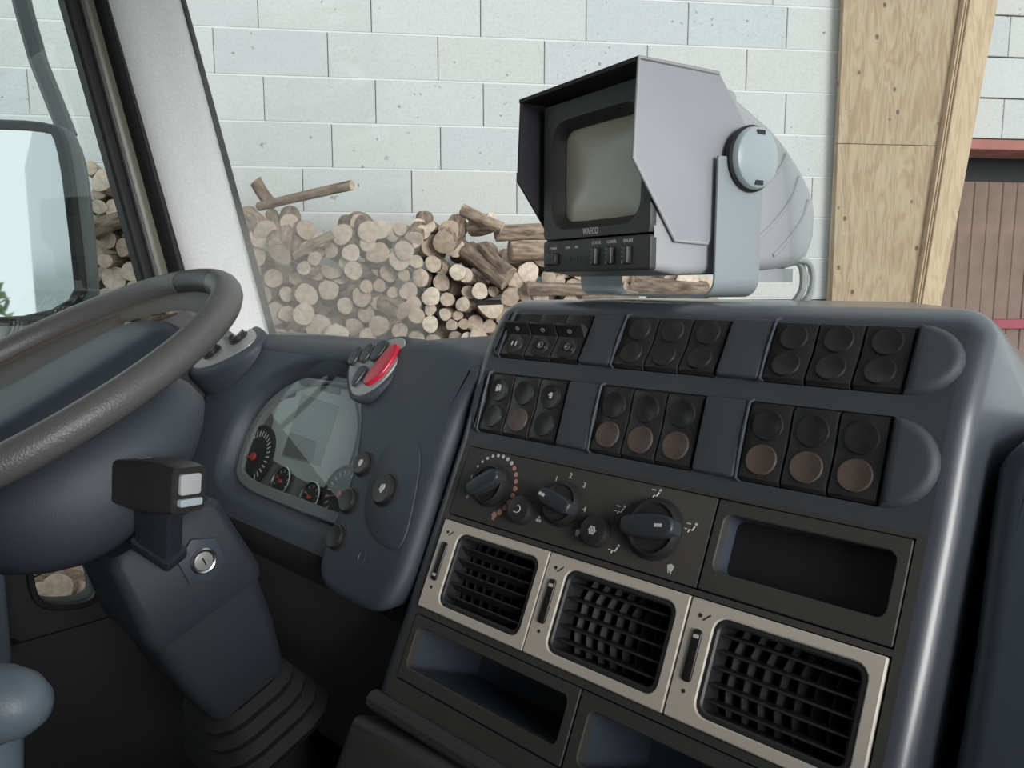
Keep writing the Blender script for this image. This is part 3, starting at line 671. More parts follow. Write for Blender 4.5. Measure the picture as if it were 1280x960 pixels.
# ---- switch rows
RL = Fr(PN.p(0,ROWL[0],bulge(ROWL[0])), PN.U, PN.p(0,ROWL[1],bulge(ROWL[1]))-PN.p(0,ROWL[0],bulge(ROWL[0])))
RU = Fr(PN.p(0,ROWU[0],bulge(ROWU[0])), PN.U, PN.p(0,ROWU[1],bulge(ROWU[1]))-PN.p(0,ROWU[0],bulge(ROWU[0])))
HLr, HUr = 0.0855, 0.0740; SWW = 0.0448
def rocker_prof(h): return [(0.001,-0.02),(0.001,0.0005),(0.0045,0.0048),(0.010,0.0052),(h*0.5,0.0026),(h-0.010,0.0050),(h-0.004,0.0045),(h-0.001,0.000),(h-0.001,-0.02)]
def rocker(h, prof=None):
    pr = prof or rocker_prof(h); m = MB(); f = WORLD; rs = []
    for s, d in ((-SWW/2,0.0020),(-SWW/2+0.0006,0.0007),(-SWW/2+0.0022,0.0),(0,0.0),(SWW/2-0.0022,0.0),(SWW/2-0.0006,0.0007),(SWW/2,0.0020)):
        rs.append([f.p(s,t,n-d if n > -0.01 else n) for t,n in pr])
    return m.rings(rs, True, True, True)
def lens(h, r, n=0.0040):
    return MB().lathe(WORLD, [(r,-0.004),(r,n-0.0006),(r*0.95,n+0.0012),(r*0.88,n+0.0012),(r*0.72,n+0.0002),(r*0.001,n-0.0002)], 28)
lowr = rocker(HLr).mesh('switch','switch',None,28); uppr = rocker(HUr).mesh('switch','switch',None,28)
lens_t = lens(HLr,0.0164).mesh('lens','lens_dark',None,30); lens_b = lens(HLr,0.0164).mesh('lens','lens_brown',None,30)
lens_u = lens(HUr,0.0148).mesh('lens','switch',None,30)
hU = HUr
flip = rocker(HUr, [(0.001,-0.02),(0.001,0.0),(0.005,0.0055),(0.012,0.0060),(hU*0.46,0.0045),(hU*0.49,0.0050),(hU*0.62,0.0200),(hU*0.665,0.0200),(hU*0.68,0.0180),(hU*0.66,0.0030),(hU-0.004,0.0035),(hU-0.001,0.0),(hU-0.001,-0.02)]).mesh('switch','switch',None,28)
PW = MB()
for gi, (a,b) in enumerate(GRP_S):
    for k in range(3):
        s = a + (b-a)*(k+0.5)/3
        f = RL.at(s,0,0.0); f2 = RU.at(s+0.003,0,0.0)
        w = inst('switch', lowr, con, f.mat())
        inst('lens', lens_t if gi != 0 else lens_t, w, f.at(0,HLr*0.715,0.0014,pitch=R(4.2)).mat())
        inst('lens', lens_b if not (gi == 0 and k != 1) else lens_t, w, f.at(0,HLr*0.285,0.0014,pitch=R(-4.2)).mat())
        if gi == 0 and k != 1:
            g = f.at(0,HLr*0.73,0.0060)
            ic = MB().box(g,-0.005,-0.001,-0.004,0.003,0,0.0003).box(g,0.0,0.004,-0.003,0.004,0,0.0003).box(g,-0.004,0.003,0.004,0.0055,0,0.0003) if k == 0 else MB().box(g,-0.001,0.003,-0.004,0.0035,0,0.0003).box(g,-0.003,-0.001,-0.001,0.002,0,0.0003)
            part('symbol', ic, 'print_white', w)
        if gi == 0:
            w = inst('switch', flip, con, f2.mat())
            inst('lens', lens_u, w, f2.at(0,HUr*0.27,0.0022).mat())
            g = f2.at(0,HUr*0.27,0.0070)
            ic = MB().box(g,-0.005,-0.003,-0.002,0.004,0,0.0004).box(g,0.002,0.004,-0.002,0.004,0,0.0004) if k == 0 else MB().lathe(g,[(0.0052,0),(0.0052,0.0012),(0.0030,0.0012),(0.0028,0.0)],14,0.002,0.001)
            part('symbol', ic, 'print_white' if k == 0 else 'steel', w)
            g = Fr(f2.p(0,hU*0.555,0.0127), f2.U, (f2.p(0,hU*0.62,0.0200)-f2.p(0,hU*0.49,0.0050)))
            part('symbol', MB().lathe(g,[(0.0034,0),(0.0034,0.0005),(0.0020,0.0005),(0.0020,0)],12,0,0), 'silver', w)
        else:
            w = inst('switch', uppr, con, f2.mat())
            inst('lens', lens_u, w, f2.at(0,HUr*0.72,0.0014,pitch=R(4.2)).mat()); inst('lens', lens_u, w, f2.at(0,HUr*0.28,0.0014,pitch=R(-4.2)).mat())
# raised blank panels between the groups, lips and rounded row ends
def pillow(fr, out, n1, bev, name='blank_panel', m='navy'): return part(name, MB().prism(fr, out, -0.004, n1, bev, 5), m, con, 40)
for fr, h, dx in ((RL,HLr,0.0),(RU,HUr,0.003)):
    for i in range(2):
        a = GRP_S[i][1]+dx+0.0025; b = GRP_S[i+1][0]+dx-0.0008
        pillow(fr, rrect(a, b-0.0005, 0.001, h-0.001, 0.004), 0.0075, 0.0035)
    a = GRP_S[2][1]+dx+0.002
    end = [(a,0.0)] + [(a+0.044*math.sin(R(t)), h*0.5-h*0.5*math.cos(R(t))) for t in range(15,180,15)] + [(a,h)]
    pillow(fr, end, 0.010, 0.009, 'row_end')
    b = GRP_S[0][0]+dx-0.001
    end = [(b,h)] + [(b-0.021*math.sin(R(t)), h*0.5+h*0.5*math.cos(R(t))) for t in range(15,180,15)] + [(b,0.0)]
    pillow(fr, end, 0.0075, 0.006, 'row_end')
    for i in range(3):
        a = GRP_S[i][0]+dx
        part('lip', MB().tube([fr.p(a+0.004,-0.0010,0.003),fr.p(a+0.0002,0.002,0.0055),fr.p(a-0.0006,h*0.5,0.0075),fr.p(a+0.0002,h-0.003,0.0075),fr.p(a+0.003,h+0.001,0.004)], 0.0016, 8), 'navy_smooth', con)

# ---- heater control plate
hp = part('heater_panel', MB().prism(PN, rrect(-0.1895,0.1905,0.0105,0.1060,0.002,2), -0.012, 0.0002, 0.0008, 2), 'charcoal', con)
def knob(s, t, r, ang, h=0.024, tick=None):
    k = part('knob', MB().lathe(PN.at(s,t,0.0), [(r*1.10,0.0),(r*1.10,0.003),(r*1.0,0.0045),(r*0.97,0.010),(r*0.90,0.0115),(r*0.84,0.0100),(r*0.80,0.0085)], 32), 'switch', hp)
    f = PN.at(s,t,0.006); ca, sa = math.cos(ang), math.sin(ang)
    g = Fr(f.O, f.U*ca+f.V*sa, f.V*ca-f.U*sa)
    out = [(-r*0.98,-r*0.30),(-r*0.4,-r*0.40),(r*0.5,-r*0.42),(r*1.0,-r*0.28),(r*1.06,0),(r*1.0,r*0.28),(r*0.5,r*0.42),(-r*0.4,r*0.40),(-r*0.98,r*0.30),(-r*1.05,0)]
    part('grip', MB().prism(g, smooth_poly(out,1), -0.004, h-0.006, 0.004, 4), 'knob', k)
    if tick is not None: part('pointer', MB().box(g, tick-0.0055, tick+0.0035, -0.0018, 0.0018, h-0.0062, h-0.0056), 'print_white', k)
    return k
knob(-0.1276,0.0607,0.0265,R(35)); knob(-0.0045,0.0600,0.0255,R(168),tick=0.019); knob(0.1275,0.0585,0.0315,R(10),tick=0.017)
for s, t in ((-0.0618,0.0395),(0.0558,0.0385)):
    k = part('push_button', MB().lathe(PN.at(s,t,0), [(0.0178,0.0),(0.0178,0.010),(0.0168,0.0125),(0.015,0.0132)], 28), 'switch', hp)
    g = PN.at(s,t,0.0134); sy = MB()
    if s < 0: sy.tube([g.p(0.0045*math.cos(R(a)),0.0045*math.sin(R(a)),0) for a in range(-110,111,20)], 0.0006, 6).box(g,-0.005,-0.0015,-0.0048,-0.0036,0,0.0005)
    else:
        for a in (0,60,120):
            q = Fr(g.O, g.U*math.cos(R(a))+g.V*math.sin(R(a)), g.V*math.cos(R(a))-g.U*math.sin(R(a))); sy.box(q,-0.0055,0.0055,-0.0005,0.0005,0,0.0004).box(q,0.003,0.0042,-0.002,0.002,0,0.0004).box(q,-0.0042,-0.003,-0.002,0.002,0,0.0004)
    part('symbol', sy, 'print_white', k)
pw = MB(); pr_ = MB()
for i in range(17):                                                  # ring of circles around the temperature knob
    a = R(150-i*13.2); c = PN.at(-0.1276+0.041*math.cos(a), 0.0607+0.041*math.sin(a), 0.0003); r = 0.0016+0.0020*i/16
    (pw if i < 8 else pr_).lathe(c, [(r*1.15,0),(r*1.15,0.0003),(r*0.5,0.0003),(r*0.5,0)], 12)
pw.box(PN.at(-0.1276-0.041,0.0655),-0.001,0.001,-0.003,0.003,0,0.0004); pw.lathe(PN.at(-0.1276-0.037,0.038),[(0.0022,0),(0.0022,0.0003),(0.0015,0.0003),(0.0015,0)],12)
def fan(m, s, t, r):                                                 # small defrost / blower pictograms
    f = PN.at(s,t,0.0003); m.prism(f, [(-r,0.4*r),(-0.6*r,-r),(0.6*r,-r),(r,0.4*r),(0,0.9*r)], 0, 0.0003)
    m.tube([f.p(x*r,(-1.3+0.25*math.sin(8*x))*r,0) for x in (-.6,-.3,0,.3,.6)], 0.0004, 5)
fan(pr_, -0.108, 0.0225, 0.0030)
for txt, s, t in (('1',-0.026,0.088),('2',-0.006,0.096),('3',0.018,0.088),('4',0.028,0.060)): pw.add(*(lambda q:(q.v,q.f))(text_mb(txt,0.0095,PN.at(s,t,0.0003))))
def fanw(s, t):
    for a in (90,210,330): pw.lathe(PN.at(s+0.0026*math.cos(R(a)),t+0.0026*math.sin(R(a)),0.0003),[(0.0019,0),(0.0019,0.0003)],8)
fanw(-0.0345,0.0345); fan(pw, 0.028, 0.033, 0.0036)
def person(s, t, arrows):
    f = PN.at(s,t,0.0003); pw.lathe(f,[(0.0016,0),(0.0016,0.0003)],8,0.0045,0.004)
    pw.tube([f.p(0.0035,0.0015,0),f.p(0.0015,-0.003,0),f.p(-0.002,-0.003,0),f.p(-0.003,-0.006,0)],0.0009,5)
    if arrows & 1: pw.box(f,-0.0065,-0.0015,0.0025,0.0037,0,0.0003)
    if arrows & 2: pw.box(f,-0.0078,-0.0045,-0.0035,-0.0023,0,0.0003)
for s, t, a in ((0.1165,0.0975,1),(0.077,0.0705,3),(0.169,0.070,3),(0.083,0.0265,2)): person(s,t,a)
fan(pw, 0.157, 0.0235, 0.0042)
tag(part('printed_marks', pw, 'print_white', hp), kind='stuff'); tag(part('printed_marks', pr_, 'print_red', hp), kind='stuff')

# ---- storage slot beside the heater plate, two trays at the bottom
def slot(a0, a1, b0, b1, oa0, oa1, ob0, ob1, depth, name, r=0.008, div=None):
    o = part(name, MB().plate(PN, rrect(a0,a1,b0,b1,0.002), rrect(oa0,oa1,ob0,ob1,r), -0.012, 0.0004, 0.0012), 'charcoal', con)
    part('tray', MB().pocket(PN, rrect(oa0-0.0005,oa1+0.0005,ob0-0.0005,ob1+0.0005,r), -0.010, -depth, 0.92), 'navy_smooth', o)
    if div is not None: part('tray_step', MB().box(PN, div, oa1-0.01, ob0+0.004, ob0+0.016, -depth+0.004, -depth+0.05), 'navy_smooth', o)
    return o
slot(0.1925,0.3815,0.0105,0.1060, 0.2030,0.3705,0.0320,0.0920, 0.13, 'storage_slot', 0.009, 0.27)
slot(-0.1895,0.0905,-0.2105,-0.1275, -0.178,0.0770,-0.1935,-0.1405, 0.13, 'storage_tray')
slot(0.0925,0.3815,-0.2105,-0.1275, 0.1080,0.3700,-0.1985,-0.1435, 0.13, 'storage_tray')

# ---- air vents
for i, a0 in enumerate((-0.1895,0.0007,0.1915)):
    a1 = a0+0.1892; b0, b1 = -0.1168, 0.0018
    oa0, oa1, ob0, ob1 = a0+(0.030 if i else 0.034), a1-0.0125, b0+0.0115, b1-0.0115
    v = part('air_vent', MB().plate(PN, rrect(a0,a1,b0,b1,0.002), rrect(oa0,oa1,ob0,ob1,0.013), -0.010, 0.0035, 0.0014), 'beige', con, label='beige framed air vent with black louvres')
    part('louvre_frame', MB().plate(PN, rrect(oa0-0.0006,oa1+0.0006,ob0-0.0006,ob1+0.0006,0.0135), rrect(oa0+0.006,oa1-0.006,ob0+0.006,ob1-0.006,0.008), -0.055, 0.0020, 0.002), 'vent_black', v)
    part('duct', MB().pocket(PN, rrect(oa0+0.004,oa1-0.004,ob0+0.004,ob1-0.004,0.008), -0.050, -0.075, 0.9), 'black', v)
    hgt = ob1-ob0-0.012; wid = oa1-oa0-0.012; cs = (oa0+oa1)/2; ct = (ob0+ob1)/2
    tilt_s = R(-32) if i == 0 else R(8)
    sl = MB().box(WORLD, -wid/2, wid/2, -0.0011, 0.0011, -0.016, 0.0, 0.0006).mesh('slat','vent_black',None,30)
    for k in range(5):
        t = ob0+0.006+hgt*(k+0.62)/5.25
        inst('slat', sl, v, PN.at(cs, t, -0.003, pitch=tilt_s).mat())
    vn = MB().prism(Fr((0,0,0),(0,0,1),(0,1,0)), smooth_poly([(-0.026,-hgt/2),(0.0,-hgt/2),(0.0,hgt/2),(-0.026,hgt/2)],1), -0.0011, 0.0011).mesh('vane','vent_black',None,30)
    ang = [R(-30)]*9 if i else [R(x) for x in (18,20,22,20,15,10,22,20)]
    nv = 8
    for k in range(nv):
        inst('vane', vn, v, PN.at(oa0+0.006+wid*(k+0.5)/nv, ct, -0.024, yaw=ang[k]).mat())
    tw = a0+0.0155; tc_ = ct+0.004
    part('thumbwheel', MB().prism(PN, rrect(tw-0.0052,tw+0.0052,tc_-0.026,tc_+0.026,0.004), -0.008, 0.0062, 0.0018), 'wheel_brown', v)
    part('wheel_mark', MB().box(PN, tw-0.003, tw+0.003, tc_+(0.017 if i else -0.020), tc_+(0.0205 if i else -0.0165), 0.0060, 0.0066), 'print_white', v)
    g = PN.at(tw+0.003, tc_+0.0385, 0.0036)
    part('symbol', MB().lathe(g,[(0.0022,0),(0.0022,0.0003)],8,-0.005,0.001).prism(g,[(-0.002,-0.003),(0.0,-0.003),(0.0065,0.0035),(0.0055,0.0045)],0,0.0003).lathe(g,[(0.0022,0),(0.0022,0.0003)],8,-0.003,-0.0735), 'print_dark', v)

# ---- lower ledge of the console
lo = smooth_poly([(-0.222,-0.30),(-0.215,-0.262),(0.40,-0.262),(0.40,-0.60),(-0.222,-0.60)],1)
part('lower_ledge', MB().prism(PN, ccw(lo), -0.20, 0.030, 0.016, 4), 'charcoal', con)
part('ledge_lip', MB().tube([PN.p(-0.212,-0.248,0.004),PN.p(0.1,-0.248,0.004),PN.p(0.40,-0.248,0.004)], 0.013, 10), 'charcoal', con)

# ---- dash on the passenger's side of the console
pd = thing('passenger_dashboard', (0.2,0.75,1.3), "dark blue rounded end of the passenger's dashboard right of the console", 'dashboard')
PD = PN.at(0,0,-0.035)
e0 = PD.px(1239,600); e1 = PD.px(1196,960); top_ = PD.px(1262,551)
pdo = ccw([(e1[0]-0.02,-0.52),(e1[0],e1[1]),(e0[0],e0[1]),(e0[0]+0.004,e0[1]+0.02),(e0[0]+0.022,top_[1]+0.006),(1.0,top_[1]+0.006),(1.0,-0.52)])
SHP = Fr(PD.O, PD.U, PD.V, (0,-1,0))
part('dash_panel', MB().prism(SHP, smooth_poly(pdo,2), -0.20, 0.0, 0.022, 6), 'navy_smooth', pd)
part('dash_top', MB().box(WORLD, -0.13, 0.56, 0.80, 0.995, 1.86, 1.90, 0.01), 'navy', pd)
# ================================================================== DRIVER'S DASH
TQ = R(27)
QB = EYE + ray(275,597)*(0.672/ray(275,597).y)
Q = Fr(QB, (1,0,0), (0,math.sin(TQ),math.cos(TQ)))
def q(x, y, n=0.0): return Q.px(x, y, n)
dash = thing('driver_dashboard', (-1.1,0.75,1.4), "dark blue driver's dashboard with instrument cluster beside the steering wheel", 'dashboard')
# lens outline of the cluster
lensp = [(275,597),(283,560),(298,522),(322,490),(352,469),(390,459),(425,463),(460,480),(478,520),(470,600),(446,662),(412,652),(340,624)]
lens_o = smooth_poly(ccw([q(*p) for p in lensp]), 2)
# fascia: big rounded panel with the cluster opening
NF = len(lens_o)
def match(outline_box, inner):
    """outer outline through the same angles as the inner one, clipped to a box"""
    x0,x1,y0,y1 = outline_box; cx = sum(p[0] for p in inner)/len(inner); cy = sum(p[1] for p in inner)/len(inner); res = []
    for a,b in inner:
        da, db = a-cx, b-cy; k = min(((x1-cx)/da if da > 0 else (x0-cx)/da) if abs(da) > 1e-6 else 9e9, ((y1-cy)/db if db > 0 else (y0-cy)/db) if abs(db) > 1e-6 else 9e9)
        res.append((cx+da*k, cy+db*k))
    return res
ttop = q(345,438)[1]
fx0 = -1.62-Q.O.x; fx1 = -0.93-Q.O.x
fo = match((fx0, fx1, -0.06, ttop), lens_o)
for cx_, cy_ in ((fx0,-0.06),(fx1,-0.06),(fx1,ttop),(fx0,ttop)):
    i_ = min(range(NF), key=lambda i: (fo[i][0]-cx_)**2+(fo[i][1]-cy_)**2); fo[i_] = (cx_,cy_)
hood_in = offset(lens_o, 0.012)
SHQ = Fr(Q.O, Q.U, Q.V, (0,-1,0))
fm = MB()
rings_ = [[Q.p(a,b,0.0) for a,b in fo], [Q.p(a,b,0.0) for a,b in offset(lens_o,0.030)], [Q.p(a,b,-0.003) for a,b in offset(lens_o,0.018)], [Q.p(a,b,-0.014) for a,b in hood_in], [Q.p(a,b,-0.045) for a,b in offset(lens_o,0.002)]]
fm.rings(rings_, True)
part('fascia', fm, 'navy_dash', dash, 50)
# top of the dash, rolling forward to the windscreen
def roll(y0, z0, r, n=8): return [(y0+r*(1-math.cos(R(90*k/n))), z0+r*math.sin(R(90*k/n))) for k in range(n+1)]
pt = Q.p(0,ttop,0.0); prof = [(pt.y-0.001, pt.z-0.002)] + [(pt.y+0.035*(1-math.cos(R(a)))+0.0, pt.z+0.022*math.sin(R(a))) for a in (15,30,45,60,75,90)] + [(pt.y+0.12,pt.z+0.024),(pt.y+0.24,pt.z+0.012),(0.99,pt.z-0.01),(0.99,pt.z-0.08),(pt.y+0.02,pt.z-0.08)]
part('dash_top', MB().rings([[Vector((x,y,z)) for y,z in prof] for x in (-1.62,-1.2,-1.0,-0.83)], True, True, True), 'navy_dash', dash, 50)
bl = Q.p(0,-0.06,0)
part('knee_panel', MB().rings([[Vector((x,y,z)) for y,z in ((bl.y,bl.z),(bl.y+0.01,bl.z-0.03),(bl.y+0.07,bl.z-0.10),(bl.y+0.10,1.25),(0.98,1.25),(0.98,bl.z))] for x in (-1.62,-0.83)], True, True, True), 'charcoal', dash)
# cluster: dial plate behind a clear lens
cl = part('instrument_cluster', MB().prism(Q, offset(lens_o,0.006), -0.065, -0.044, 0), 'dial_grey', dash, label='instrument cluster with dials behind a clear lens')
part('cluster_bezel', MB().plate(Q, offset(lens_o,0.004), offset(lens_o,-0.017), -0.046, -0.032, 0.003), 'silver', cl)
def dial(x, y, r, name='dial', n0=-0.0395, m='dial_black', ticks=0, a0=230, a1=-50, nd=None, chrome=False):
    s, t = q(x, y, n0); f = Q.at(s,t,n0)
    d = part(name, MB().lathe(f, [(r,-0.002),(r,0.002),(r*0.93,0.0026),(r*0.90,0.001)], 32), m, cl)
    if chrome: part('chrome_ring', MB().lathe(f, [(r*1.02,0.0),(r*1.05,0.004),(r*0.98,0.0045),(r*0.95,0.0015)], 32, cap=False), 'steel', d)
    if ticks:
        tm = MB()
        for k in range(ticks):
            a = R(a0+(a1-a0)*k/(ticks-1)); g = Fr(f.p(r*0.72*math.cos(a), r*0.72*math.sin(a), 0.0012), f.U*math.cos(a)+f.V*math.sin(a), f.V*math.cos(a)-f.U*math.sin(a))
            tm.box(g, -r*0.09, r*0.09, -r*0.022, r*0.022, 0, 0.0003)
        part('tick_marks', tm, 'print_white', d)
    if nd is not None:
        a = R(nd); g = Fr(f.p(0,0,0.004), f.U*math.cos(a)+f.V*math.sin(a), f.V*math.cos(a)-f.U*math.sin(a))
        part('needle', MB().prism(g, [(0,-r*0.03),(r*0.8,-r*0.012),(r*0.8,r*0.012),(0,r*0.03)], 0, 0.001).lathe(g,[(r*0.12,-0.003),(r*0.12,0.002)],12), 'needle', d)
    return d
dial(318,571,0.066,ticks=25,nd=195)
dial(352,602,0.028,ticks=7,a0=200,a1=-20,nd=150,chrome=True)
dial(388,622,0.028,ticks=7,a0=200,a1=-20,nd=150,chrome=True)
dial(427,618,0.052,ticks=17,nd=200)
fc = smooth_poly(ccw([q(x,y,-0.043) for x,y in ((337,505),(362,497),(378,470),(432,470),(452,520),(440,580),(420,612),(384,606),(352,582),(335,572),(332,545),(345,530))]),2)
face = part('dial_plate', MB().prism(Q, fc, -0.044, -0.0405, 0.001, 1), 'dial_face', cl)
def qp(pts, n): return ccw([q(x,y,n) for x,y in pts])
part('display', MB().prism(Q, qp([(378,492),(424,508),(400,583),(352,570)],-0.040), -0.041, -0.0398), 'lcd', face)
part('display_bar', MB().prism(Q, qp([(362,540),(396,552),(390,578),(354,568)],-0.0396), -0.0399, -0.0394), 'dial_grey', face)
part('warning_strip', MB().prism(Q, qp([(342,498),(366,480),(374,477),(369,496),(350,500)],-0.040), -0.041, -0.0394), 'dial_black', cl)
part('warning_strip', MB().prism(Q, qp([(404,473),(428,478),(424,494),(400,488)],-0.0396), -0.0405, -0.0394), 'dial_grey', cl)
part('clear_lens', MB().prism(Q, lens_o, -0.026, -0.0245), 'lens_clear', cl)

# ---- wing with round push buttons at the right of the cluster
WF = Fr(EYE + ray(482,612)*(0.674/ray(482,612).y), (1,0,0), Q.V).at(0,0,0,yaw=R(-3))
SW = Fr(WF.O, WF.U, WF.V, (0,-1,0))
def w_(x,y,n=0.0): return WF.px(x,y,n)
wo_ = [(444,500),(445,530),(437,590),(415,648),(395,690),(392,735),(430,760),(470,774),(492,745),(512,690),(540,600),(562,535),(586,490),(600,464),(602,450),(560,430),(500,424),(462,450)]
wout = smooth_poly(ccw([w_(*p) for p in wo_]), 2)
wing = part('switch_wing', MB().prism(SW, wout, -0.30, 0.0, 0.022, 7), 'navy_dash', dash, 60)
cv = smooth_poly(ccw([w_(x,y,0.001) for x,y in ((483,560),(500,548),(528,552),(520,620),(502,690),(480,684),(462,668),(455,640),(462,600),(474,580))]),2)
part('switch_cover', MB().prism(WF, cv, -0.004, 0.0022, 0.0012, 2), 'navy_dash', wing)
def btn(fr, x, y, r, name='push_button', parent=None, sym=True, n=0.0, h=0.008, m='switch'):
    s, t = fr.px(x,y,n); f = fr.at(s,t,n)
    b = part(name, MB().lathe(f, [(r*1.18,-0.006),(r*1.18,0.0015),(r*1.06,0.0025),(r*1.02,0.0005),(r,0.0005),(r,h-0.0015),(r*0.93,h),(r*0.75,h-0.0006),(r*0.001,h-0.0012)], 28), m, parent)
    if sym: part('symbol', MB().prism(f, [(-r*0.22,-r*0.12),(r*0.02,-r*0.32),(r*0.25,r*0.05),(r*0.2,r*0.3),(-r*0.15,r*0.25)], h-0.001, h-0.0001), 'print_white', b)
    return b
btn(WF,455,580,0.0180,parent=wing); btn(WF,482,612,0.0225,parent=wing,n=0.002); btn(WF,437,626,0.0180,parent=wing,sym=False); btn(WF,422,671,0.0180,parent=wing,sym=False)
s_, t_ = w_(452,697); part('cap_ring', MB().lathe(WF.at(s_,t_,0), [(0.0105,-0.003),(0.0105,0.0008),(0.009,0.0008),(0.008,-0.0004),(0.0001,-0.0004)], 24, sx=0.8, sy=1.15), 'navy_smooth', wing)

# ---- shield-shaped keypad with the red hazard button on top of the wing
HF = Fr(hit(470,455,WF.O+WF.N*0.006,WF.N), (1,0,0), (0,math.sin(R(38)),math.cos(R(38)))).at(0,0,0,yaw=R(4))
SHH = HF
hs_ = smooth_poly(ccw([HF.px(x,y) for x,y in ((437,452),(462,432),(502,421),(509,428),(497,456),(475,482),(444,499),(436,483))]),2)
kd = Vector((0.45,0.85,-0.05)).normalized(); hcx = sum(a for a,b in hs_)/len(hs_); hcy = sum(b for a,b in hs_)/len(hs_); rs = []
for o, n, sh_k, sc in ((-0.002,-0.001,0,1),(0.004,-0.001,0,1),(0.0075,-0.004,0,1),(0.008,-0.010,0.004,1.0),(0.008,-0.014,0.02,1.02),(0.008,-0.02,0.05,1.02),(0.006,-0.03,0.09,0.95)):
    rs.append([HF.p(hcx+(a-hcx)*sc, hcy+(b-hcy)*sc, n)+kd*sh_k for a,b in offset(hs_,o)])
kb = part('keypad_base', MB().rings(list(reversed(rs)), True, True, True), 'navy_dash', dash, 60)
kp = part('keypad_plate', MB().prism(HF, hs_, -0.003, 0.0025, 0.002, 3), 'silver', kb)
def hpx(pts): return smooth_poly(ccw([HF.px(x,y,0.003) for x,y in pts]),2)
red_ = hpx([(455,480),(458,473),(488,434),(498,430),(501,434),(494,450),(480,470),(461,484)])
part('hazard_button', MB().prism(HF, red_, 0.0, 0.010, 0.004, 4), 'red', kp)
for pts in ([(436,452),(446,436),(454,433),(453,443),(444,456),(438,458)],[(450,449),(460,432),(469,429),(468,439),(458,453),(452,455)],[(463,448),(474,429),(485,425),(487,430),(477,446),(466,454)],[(441,480),(449,462),(458,457),(461,461),(453,474),(443,486)]):
    part('keypad_button', MB().prism(HF, hpx(pts), 0.0, 0.009, 0.003, 4), 'button', kp)

# ---- button plinth near the pillar, side demister
PF2 = Fr(EYE + ray(292,425)*(0.785/ray(292,425).y), (1,0,0), (0,math.sin(R(50)),math.cos(R(50))))
po = smooth_poly(ccw([PF2.px(x,y) for x,y in ((236,460),(275,408),(300,405),(322,414),(318,428),(290,446),(252,462))]),2)
part('dash_shoulder', MB().prism(PF2, offset(po,0.016), -0.10, -0.0005, 0.014, 5), 'navy_dash', dash, 60)
pb = part('button_plinth', MB().prism(PF2, po, -0.02, 0.003, 0.003, 3), 'silver', dash)
btn(PF2,298,422,0.0185,parent=pb,n=0.004,h=0.010); btn(PF2,265,440,0.0185,parent=pb,n=0.004,h=0.010,sym=False)
s_, t_ = Q.px(232,495,0.0)
part('side_demister', MB().lathe(Q.at(s_,t_,0.0), [(0.034,-0.002),(0.034,0.006),(0.030,0.008),(0.026,0.003),(0.018,0.002),(0.015,0.008),(0.001,0.009)], 28, sx=0.8), 'black', dash)

# ================================================================== STEERING WHEEL
TS = R(28.6); WC = Vector((-0.996,0.249,1.987))
SWF = Fr(WC, (1,0,0), (0,math.cos(TS),math.sin(TS)))                 # s right, t forward along the wheel, n up towards the driver
whl = thing('steering_wheel', WC, 'large dark steering wheel with a blue-grey airbag pad', 'steering wheel')
RW = 0.240; rt_ = 0.018
def arc_tube(a0, a1, r, n=40, seg=14, flat=1.0):
    m = MB(); rs = []
    for k in range(n+1):
        a = R(a0+(a1-a0)*k/n); c = SWF.p(RW*math.cos(a), RW*math.sin(a), 0); d = SWF.U*math.cos(a)+SWF.V*math.sin(a)
        rs.append([c + d*r*math.cos(2*math.pi*j/seg) + SWF.N*r*flat*math.sin(2*math.pi*j/seg) for j in range(seg)])
    return m.rings(rs, True, True, True)
part('rim', arc_tube(-75,78,rt_,50), 'rim', whl, 60); part('rim', arc_tube(102,258,rt_,50), 'rim', whl, 60)
part('rim_section', arc_tube(78.4,101.6,rt_*0.985,12), 'rim_dark', whl, 60); part('rim_section', arc_tube(258.4,284.6,rt_*0.985,12), 'rim_dark', whl, 60)
# inner trim ring, spokes and pad
tr = MB(); rs = []
for k in range(61):
    a = R(6*k); d = SWF.U*math.cos(a)+SWF.V*math.sin(a); P = lambda r, n: WC + d*r + SWF.N*n
    rs.append([P(RW-0.012,-0.004), P(RW-0.034,-0.012), P(RW-0.040,-0.020), P(RW-0.014,-0.016)])
part('trim_ring', tr.rings(rs, True), 'spoke', whl, 40)
for a0_, a1_ in ((-68,52),(128,248)):                                  # two broad dished spokes
    rs = []
    for k in range(13):
        a = R(a0_+(a1_-a0_)*k/12); d = SWF.U*math.cos(a)+SWF.V*math.sin(a); P = lambda r, n: WC + d*r + SWF.N*n
        rs.append([P(0.222,-0.008), P(0.195,-0.013), P(0.15,-0.022), P(0.085,-0.030), P(0.085,-0.045), P(0.15,-0.036), P(0.205,-0.024), P(0.224,-0.016)])
    part('spoke', MB().rings(rs, True, True, True), 'spoke', whl, 40)
pad = [(-0.080,-0.14),(0.080,-0.14),(0.092,-0.02),(0.088,0.10),(0.070,0.172),(-0.070,0.172),(-0.088,0.10),(-0.092,-0.02)]
ho = smooth_poly(pad,2); mh = MB(); rs = []
for k, n in ((1.04,-0.050),(1.04,-0.034),(1.0,-0.024),(0.95,-0.016),(0.86,-0.009),(0.70,-0.005),(0.4,-0.003),(0.05,-0.002)): rs.append([SWF.p(a*k,b*(0.35+0.65*k) if k < 1 else b*k,n) for a,b in ho])
part('airbag_pad', mh.rings(rs, True, True, True), 'pad', whl, 60)
part('hub', MB().lathe(SWF.at(0,0,-0.10), [(0.05,0),(0.075,0.03),(0.10,0.06)], 28), 'black', whl)

# ================================================================== STEERING COLUMN
colm = thing('steering_column', (-0.98,0.5,1.35), 'dark blue steering column shroud with an ignition lock under the wheel', 'steering column')
